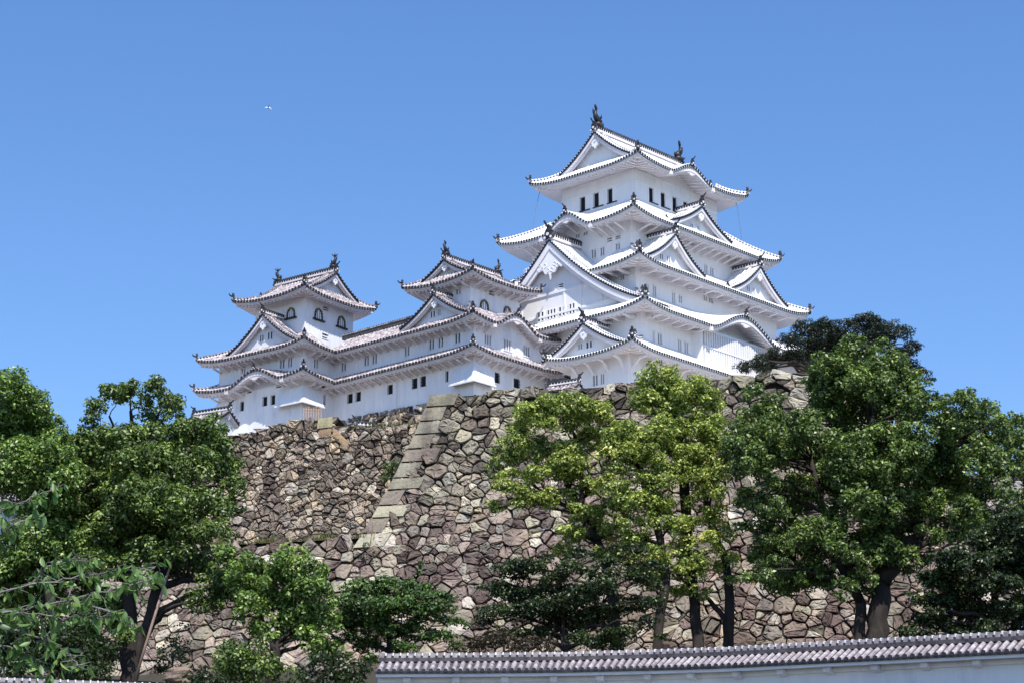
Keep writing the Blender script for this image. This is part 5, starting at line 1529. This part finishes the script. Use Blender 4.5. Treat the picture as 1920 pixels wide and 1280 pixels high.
tree('maple_tree', 'dark layered maple in the shade under the left middle tree', 'tree', TG, 158,
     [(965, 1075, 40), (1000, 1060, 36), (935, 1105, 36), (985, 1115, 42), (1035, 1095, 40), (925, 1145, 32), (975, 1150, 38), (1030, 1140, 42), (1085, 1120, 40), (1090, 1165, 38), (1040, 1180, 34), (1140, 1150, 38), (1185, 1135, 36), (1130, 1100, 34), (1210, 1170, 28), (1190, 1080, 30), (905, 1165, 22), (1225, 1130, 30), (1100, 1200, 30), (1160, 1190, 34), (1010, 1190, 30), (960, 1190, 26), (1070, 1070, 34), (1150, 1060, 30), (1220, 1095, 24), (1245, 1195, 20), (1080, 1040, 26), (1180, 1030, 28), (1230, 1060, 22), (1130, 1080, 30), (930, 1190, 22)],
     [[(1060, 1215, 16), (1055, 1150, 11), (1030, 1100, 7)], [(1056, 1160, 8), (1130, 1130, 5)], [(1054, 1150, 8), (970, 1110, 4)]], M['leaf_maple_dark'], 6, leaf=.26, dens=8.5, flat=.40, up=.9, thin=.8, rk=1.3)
tree('shrub', 'rust brown low shrub just above the wall coping in the middle', 'shrub', 'shrubs at the foot of the wall', 148,
     [(900, 1205, 24), (940, 1198, 26), (980, 1205, 26), (1020, 1208, 24), (870, 1215, 16)], [[(945, 1235, 6), (945, 1205, 4)]], M['leaf_brown'], 7, leaf=.24, dens=9, flat=.5, limbs=False)
tree('broadleaf_tree', 'yellow green tree with a leaning dark trunk left of the middle, spreading over the wall', 'tree', TG, 168,
     [(1005, 775, 34), (1045, 762, 34), (1090, 765, 34), (1125, 778, 26), (970, 805, 24), (1020, 800, 28), (1075, 795, 30), (1150, 800, 22), (945, 860, 26), (985, 860, 28), (925, 885, 22), (1035, 850, 28), (1075, 845, 28), (1010, 890, 28), (965, 895, 24), (1050, 890, 30), (1090, 885, 26), (985, 935, 28), (1030, 930, 28), (930, 952, 22), (1075, 930, 24), (1075, 1000, 26), (1110, 995, 26), (1120, 965, 22), (1130, 1040, 22), (960, 835, 26), (1000, 835, 26), (1110, 820, 30), (1130, 840, 26), (1060, 870, 30), (945, 915, 24), (1110, 915, 26), (1140, 900, 24), (1095, 960, 26), (1150, 1000, 26), (1060, 1030, 22), (1160, 940, 24), (985, 780, 24)],
     [[(1158, 1215, 24), (1150, 1120, 22), (1135, 1050, 18), (1105, 985, 18), (1075, 930, 12), (1045, 870, 7)], [(1120, 1010, 12), (1080, 960, 8), (1000, 910, 4)], [(1090, 950, 9), (1090, 870, 6), (1070, 790, 4)]], M['leaf_bright'], 8, leaf=.27, dens=10.5, rk=1.36, flat=.62, back=.25, deep=.6, up=.6)
tree('broadleaf_tree', 'middle yellow green tree with a bent trunk in front of the wall', 'tree', TG, 164,
     [(1145, 825, 28), (1185, 812, 30), (1225, 820, 30), (1255, 840, 26), (1135, 855, 26), (1175, 850, 30), (1215, 855, 30), (1190, 885, 24), (1150, 880, 22), (1240, 870, 22), (1185, 945, 30), (1220, 935, 30), (1250, 950, 26), (1165, 985, 26), (1210, 980, 26), (1235, 1040, 28), (1205, 1060, 24), (1160, 915, 26), (1215, 905, 26), (1250, 900, 26), (1260, 985, 24), (1190, 1020, 28), (1170, 1050, 26), (1225, 1085, 26), (1240, 800, 26), (1165, 835, 28), (1205, 835, 28)],
     [[(1232, 1215, 18), (1248, 1080, 18), (1238, 1010, 15), (1222, 950, 13), (1205, 890, 14), (1180, 840, 7)], [(1240, 1020, 8), (1180, 1000, 5)], [(1215, 920, 8), (1240, 870, 4)]], M['leaf_bright'], 9, leaf=.27, dens=10.5, rk=1.36, flat=.66, back=.3, deep=.5, up=.55)
tree('broadleaf_tree', 'yellow green tree with twin dark trunks reaching up to the wall top below the keep', 'tree', TG, 166,
     [(1215, 715, 26), (1250, 705, 26), (1230, 692, 20), (1200, 745, 28), (1245, 745, 32), (1290, 735, 32), (1325, 745, 28), (1275, 765, 28), (1220, 775, 22), (1345, 770, 18), (1310, 780, 24), (1285, 815, 24), (1330, 825, 26), (1300, 850, 30), (1345, 850, 24), (1270, 850, 24), (1270, 890, 24), (1315, 895, 28), (1355, 880, 22), (1340, 925, 24), (1300, 935, 22), (1285, 1030, 28), (1330, 1020, 26), (1360, 1050, 22), (1300, 1070, 28), (1270, 1075, 24), (1285, 1110, 26), (1315, 1112, 22), (1355, 1000, 22), (1265, 735, 28), (1310, 720, 22), (1235, 760, 28), (1255, 800, 26), (1300, 800, 28), (1335, 795, 26), (1360, 820, 22), (1250, 830, 24), (1325, 860, 28), (1290, 880, 28), (1345, 905, 24), (1310, 970, 26), (1350, 960, 24), (1275, 985, 24), (1330, 1065, 26), (1370, 1090, 20), (1290, 1060, 26)],
     [[(1310, 1215, 22), (1303, 1130, 20), (1290, 1030, 16), (1285, 940, 20), (1280, 860, 18), (1265, 780, 9)], [(1366, 1215, 20), (1368, 1120, 18), (1360, 1050, 14), (1335, 985, 14), (1320, 920, 8)], [(1360, 1160, 12), (1335, 1130, 9), (1318, 1110, 5)], [(1282, 880, 9), (1320, 830, 5)]],
     M['leaf_bright'], 10, leaf=.27, dens=10.5, rk=1.36, flat=.72, back=.3, deep=.5, up=.5)
tree('broadleaf_tree', 'huge wide dark green tree with a thick forked trunk at the right', 'tree', TG, 158,
     [(1560, 680, 34), (1600, 665, 36), (1645, 668, 36), (1680, 685, 32), (1535, 715, 36), (1580, 715, 42), (1635, 715, 44), (1690, 725, 40), (1550, 760, 40), (1605, 765, 44), (1665, 770, 44), (1715, 770, 36),
      (1420, 750, 30), (1450, 770, 32), (1400, 790, 28), (1480, 800, 36), (1435, 815, 38), (1395, 840, 32), (1520, 805, 40), (1470, 850, 42), (1420, 865, 36), (1385, 880, 24), (1530, 855, 44),
      (1755, 765, 32), (1795, 755, 30), (1815, 740, 18), (1770, 800, 40), (1820, 800, 38), (1870, 790, 26), (1860, 830, 38), (1895, 830, 26), (1905, 870, 30), (1830, 860, 42), (1780, 855, 42), (1870, 890, 38), (1590, 820, 46), (1650, 830, 46), (1715, 825, 42), (1590, 880, 46), (1650, 890, 46), (1720, 890, 46), (1790, 910, 44), (1845, 930, 38), (1890, 930, 24), (1740, 945, 40), (1670, 945, 42), (1610, 945, 42),
      (1480, 915, 36), (1530, 915, 40), (1575, 910, 36), (1440, 905, 26), (1500, 960, 36), (1555, 975, 38), (1450, 985, 34), (1430, 1030, 32), (1480, 1020, 38), (1530, 1030, 38), (1460, 1065, 32), (1520, 1070, 30), (1580, 1040, 32), (1630, 1005, 38), (1690, 1000, 34), (1620, 1045, 30, -2), (1665, 1035, 32, -2), (1490, 1085, 26, -1), (1440, 1090, 22), (1560, 1000, 36, -3), (1640, 900, 40, -3.5), (1590, 840, 40, -3.5), (1700, 860, 40, -3.5), (1740, 1000, 26, -1), (1420, 1075, 26), (1470, 1095, 28), (1535, 1085, 28), (1585, 1100, 24), (1700, 1045, 28, -1), (1735, 1035, 26), (1450, 950, 30), (1405, 930, 26), (1395, 985, 22), (1500, 1000, 34, -2), (1615, 1085, 24, -2), (1650, 960, 36, -3), (1900, 790, 26), (1915, 830, 30), (1935, 880, 34), (1925, 930, 30), (1890, 965, 30), (1850, 985, 32), (1930, 970, 28), (1800, 1000, 30), (1740, 970, 34), (1735, 730, 22), (1840, 770, 30), (1810, 965, 36), (1765, 985, 26), (1600, 1075, 22)],
     [[(1642, 1215, 42), (1648, 1140, 38), (1652, 1060, 32), (1650, 960, 34), (1640, 840, 20), (1625, 720, 8)], [(1612, 1200, 22), (1614, 1130, 20), (1590, 1085, 16), (1570, 1040, 22), (1545, 960, 14), (1520, 860, 8)], [(1655, 1090, 32), (1690, 1040, 28), (1725, 1000, 22), (1745, 940, 14), (1780, 850, 8)], [(1700, 1035, 14), (1770, 1000, 12), (1820, 940, 7)], [(1600, 1100, 20), (1540, 1085, 14), (1490, 1050, 8)], [(1645, 980, 16), (1590, 900, 10), (1560, 800, 6)]],
     M['leaf_dark'], 11, leaf=.29, dens=12, back=.5, rk=1.2, deep=1.2)
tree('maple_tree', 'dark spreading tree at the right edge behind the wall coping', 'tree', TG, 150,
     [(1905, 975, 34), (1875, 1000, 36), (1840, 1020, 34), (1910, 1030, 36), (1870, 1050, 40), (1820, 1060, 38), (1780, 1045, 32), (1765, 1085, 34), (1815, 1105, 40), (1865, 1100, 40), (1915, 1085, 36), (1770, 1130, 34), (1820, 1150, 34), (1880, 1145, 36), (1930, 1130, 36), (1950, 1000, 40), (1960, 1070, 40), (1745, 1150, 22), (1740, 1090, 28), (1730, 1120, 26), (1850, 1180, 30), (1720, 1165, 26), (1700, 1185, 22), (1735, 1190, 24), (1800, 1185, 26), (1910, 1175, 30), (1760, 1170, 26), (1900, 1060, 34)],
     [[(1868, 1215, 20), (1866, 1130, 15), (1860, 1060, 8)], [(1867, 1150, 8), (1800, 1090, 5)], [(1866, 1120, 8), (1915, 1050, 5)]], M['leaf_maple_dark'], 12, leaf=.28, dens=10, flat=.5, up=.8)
tree('conifer_tree', 'dark bluish conifer on top of the wall behind the huge right tree', 'tree', None, 215,
     [(1480, 640, 22), (1510, 618, 24), (1545, 620, 26), (1580, 612, 22), (1625, 608, 24), (1660, 620, 26), (1695, 625, 20), (1710, 650, 18), (1530, 650, 30), (1580, 645, 30), (1640, 645, 30), (1690, 660, 24), (1450, 668, 22), (1490, 670, 28), (1420, 680, 20), (1395, 688, 15), (1440, 692, 20), (1540, 690, 30), (1700, 690, 24), (1740, 712, 14), (1725, 700, 16), (1635, 600, 12), (1495, 608, 10)],
     [[(1560, 740, 18), (1562, 690, 14), (1570, 620, 6)], [(1562, 700, 9), (1480, 670, 4)], [(1565, 690, 9), (1680, 640, 4)]], M['leaf_conifer'], 13, leaf=.34, dens=8, flat=.6, base=54.0, asp=.3, nsub=20)
def on_wall(px, py, up=False):
    best = None
    for d in np.arange(176, 206, .05):
        p = at(px, py, d); h = C0[2] - p[2]; off = float((p - C0) @ NV)
        if up:
            k = LEDGE - h; q = off - (batter(LEDGE) - 2.0 - .30 * k + .004 * k * k)
        else: q = off - batter(h)
        if best is None or abs(q - .25) < best[0]: best = (abs(q - .25), d)
    return best[1]
for label, seed, mt, up, bl in (
    ('small green bush rooted in the joint beside the squared corner blocks', 14, 'leaf_maple', True, [(742, 883, 19), (726, 893, 15), (755, 897, 13)]),
    ('dark bush on the ledge at the foot of the squared corner blocks', 15, 'leaf_conifer', False, [(690, 1028, 12), (684, 1045, 14), (700, 1042, 9)]),
    ('thin green creeper on the tall wall above the layered maple', 16, 'leaf_maple', False, [(785, 1072, 11), (778, 1090, 11), (790, 1055, 7), (770, 1105, 9)])):
    dw = on_wall(bl[0][0], bl[0][1], up)
    tree('shrub', label, 'shrub', 'bushes growing out of the stone wall', dw, [(x, y, r, on_wall(x, y, up) - dw) for x, y, r in bl], [], M[mt], seed, leaf=.24, dens=11, base=float(at(bl[0][0], bl[0][1] + 12, dw)[2]), back=0, limbs=False)

# ledge plants: dry grass tufts nobody could count
def ledge_grass():
    rs = np.random.default_rng(77)
    V = []; F = []
    for i in range(2600):
        if rs.random() < .8:
            s = rs.uniform(-26, -4.2); p = P_main(s, LEDGE + .1, rs.uniform(-2.2, .25)); hgt = rs.uniform(.2, .7) * (1 + .6 * math.sin(s * 1.3))
        else:
            s = rs.uniform(-8.3, 1.0); p = P_up(s, 11.3, rs.uniform(-.9, .2)); hgt = rs.uniform(.15, .45)
        a = rs.uniform(0, 6.28); d = np.array([math.cos(a), math.sin(a), 0]) * .05; t = rs.normal(size=3) * .18; t[2] = abs(hgt)
        b = len(V); V += [tuple(p - d), tuple(p + d), tuple(p + t)]; F.append((b, b + 1, b + 2))
    mb = MB(); mb.add(V, F); o = mb.build('dry_grass', M['grass'])
    tag(o, 'dry grass tufts along the ledge and the top of the recessed rubble wall', 'grass', kind='stuff')
ledge_grass()

# support pole leaning on the large left tree
def prop_pole():
    a, b = at(248, 1290, 150.5), at(322, 1050, 150.8); mb = MB()
    mb.tube([(0, 0, 0), tuple((b - a) * .5), tuple(b - a)], [.11, .10, .085], 8)
    o = mb.build('support_pole', M['pole'], None, True); o.location = tuple(a)
    tag(o, 'pale wooden support pole leaning along the trunk of the large left tree', 'pole')
prop_pole()

# ------------------------------------------------------------------ cherry branches close to the camera
def cherry():
    dep = 17.0; rs = np.random.default_rng(5); R = random.Random(5)
    gx, gy = -6.2, 17.6
    root = thing('cherry_tree', 'near cherry tree branches with drooping single leaves crossing the bottom left corner', 'tree', (gx, gy, float(ground_z(gx, gy))))
    org = np.array([gx, gy, float(ground_z(gx, gy))])
    crown = at(-260, 1190, 17.6) - org
    tk = MB()
    tk.tube([(0, 0, -.2), (.05, 0, 1.0), tuple(crown * np.array([.4, 1, .55])), tuple(crown)], [.22, .18, .15, .09], 10)
    branches = [
        [(-260, 1190), (-60, 1125), (60, 1095), (150, 1080), (230, 1068), (290, 1062)],
        [(-260, 1190), (-60, 1160), (40, 1142), (110, 1130), (180, 1112), (250, 1098), (305, 1075)],
        [(-260, 1190), (-40, 1150), (60, 1150), (140, 1158), (200, 1152)],
        [(-260, 1190), (-80, 1080), (-10, 1010), (30, 980), (70, 965)],
        [(-260, 1190), (-80, 1040), (0, 960), (50, 935), (105, 915)],
        [(-260, 1190), (-60, 1200), (20, 1215), (60, 1230), (88, 1258)],
        [(60, 1095), (90, 1060), (130, 1052), (165, 1050)],
        [(110, 1130), (170, 1135), (230, 1150), (250, 1180)],
        [(-60, 1160), (20, 1180), (80, 1195), (130, 1225), (150, 1250)]]
    LV = []; LF = []; LS = []
    for bi, br in enumerate(branches):
        d = dep + R.uniform(-.5, .6)
        pts = [at(x, y, 17.6 if i == 0 and x < -200 else d + .1 * R.uniform(-1, 1)) - org for i, (x, y) in enumerate(br)]
        PP = []
        for a, b in zip(pts, pts[1:]):
            for k in range(6): PP.append(a + (b - a) * k / 6 + rs.normal(size=3) * .006)
        PP.append(pts[-1])
        n = len(PP); tk.tube([tuple(p) for p in PP], [.008 * (1 - .8 * i / n) + .0018 for i in range(n)], 6)
        for i in range(6 if bi < 6 else 2, n):
            for _ in range(3):
                p = PP[i] + rs.normal(size=3) * .015
                tw = unit(rs.normal(size=3) * np.array([1, .9, .4])); tip = p + tw * rs.uniform(.03, .10)
                tk.tube([tuple(p), tuple(tip)], [.004, .002], 4, cap=False)
                for q in range(rs.integers(1, 3)):
                    L = rs.uniform(.06, .115); w = L * rs.uniform(.36, .46)
                    ax = unit(np.array([rs.normal() * .55, rs.normal() * .5, -.75 + rs.normal() * .35])); sd = unit(np.cross(ax, rs.normal(size=3))); nm = np.cross(ax, sd)
                    b = len(LV)
                    prof = [(0, .0), (.18, .62), (.45, 1.0), (.75, .7), (1.0, 0)]
                    for t, ww in prof:
                        c = tip + ax * L * t + nm * L * (-.22 * t * t)
                        LV += [tuple(c - sd * w * .5 * ww + nm * L * .06 * ww), tuple(c), tuple(c + sd * w * .5 * ww + nm * L * .06 * ww)]
                    for j in range(4):
                        o_ = b + j * 3
                        LF += [(o_, o_ + 1, o_ + 4, o_ + 3), (o_ + 1, o_ + 2, o_ + 5, o_ + 4)]
                    LS += [float(np.clip(rs.normal(.5, .25), 0, 1))] * 8
    tk.build('trunk', M['cherry_bark'], root, True)
    me = bpy.data.meshes.new('crown'); me.from_pydata(LV, [], LF); me.materials.append(M['leaf_cherry'])
    a = me.attributes.new('leaf_tone', 'FLOAT', 'FACE'); a.data.foreach_set('value', np.array(LS, dtype=np.float32)); me.update()
    me.polygons.foreach_set('use_smooth', np.ones(len(me.polygons), dtype=bool))
    o = bpy.data.objects.new('crown', me); COL.objects.link(o); o.parent = root
cherry()
print('LEAVES', NLEAF[0])
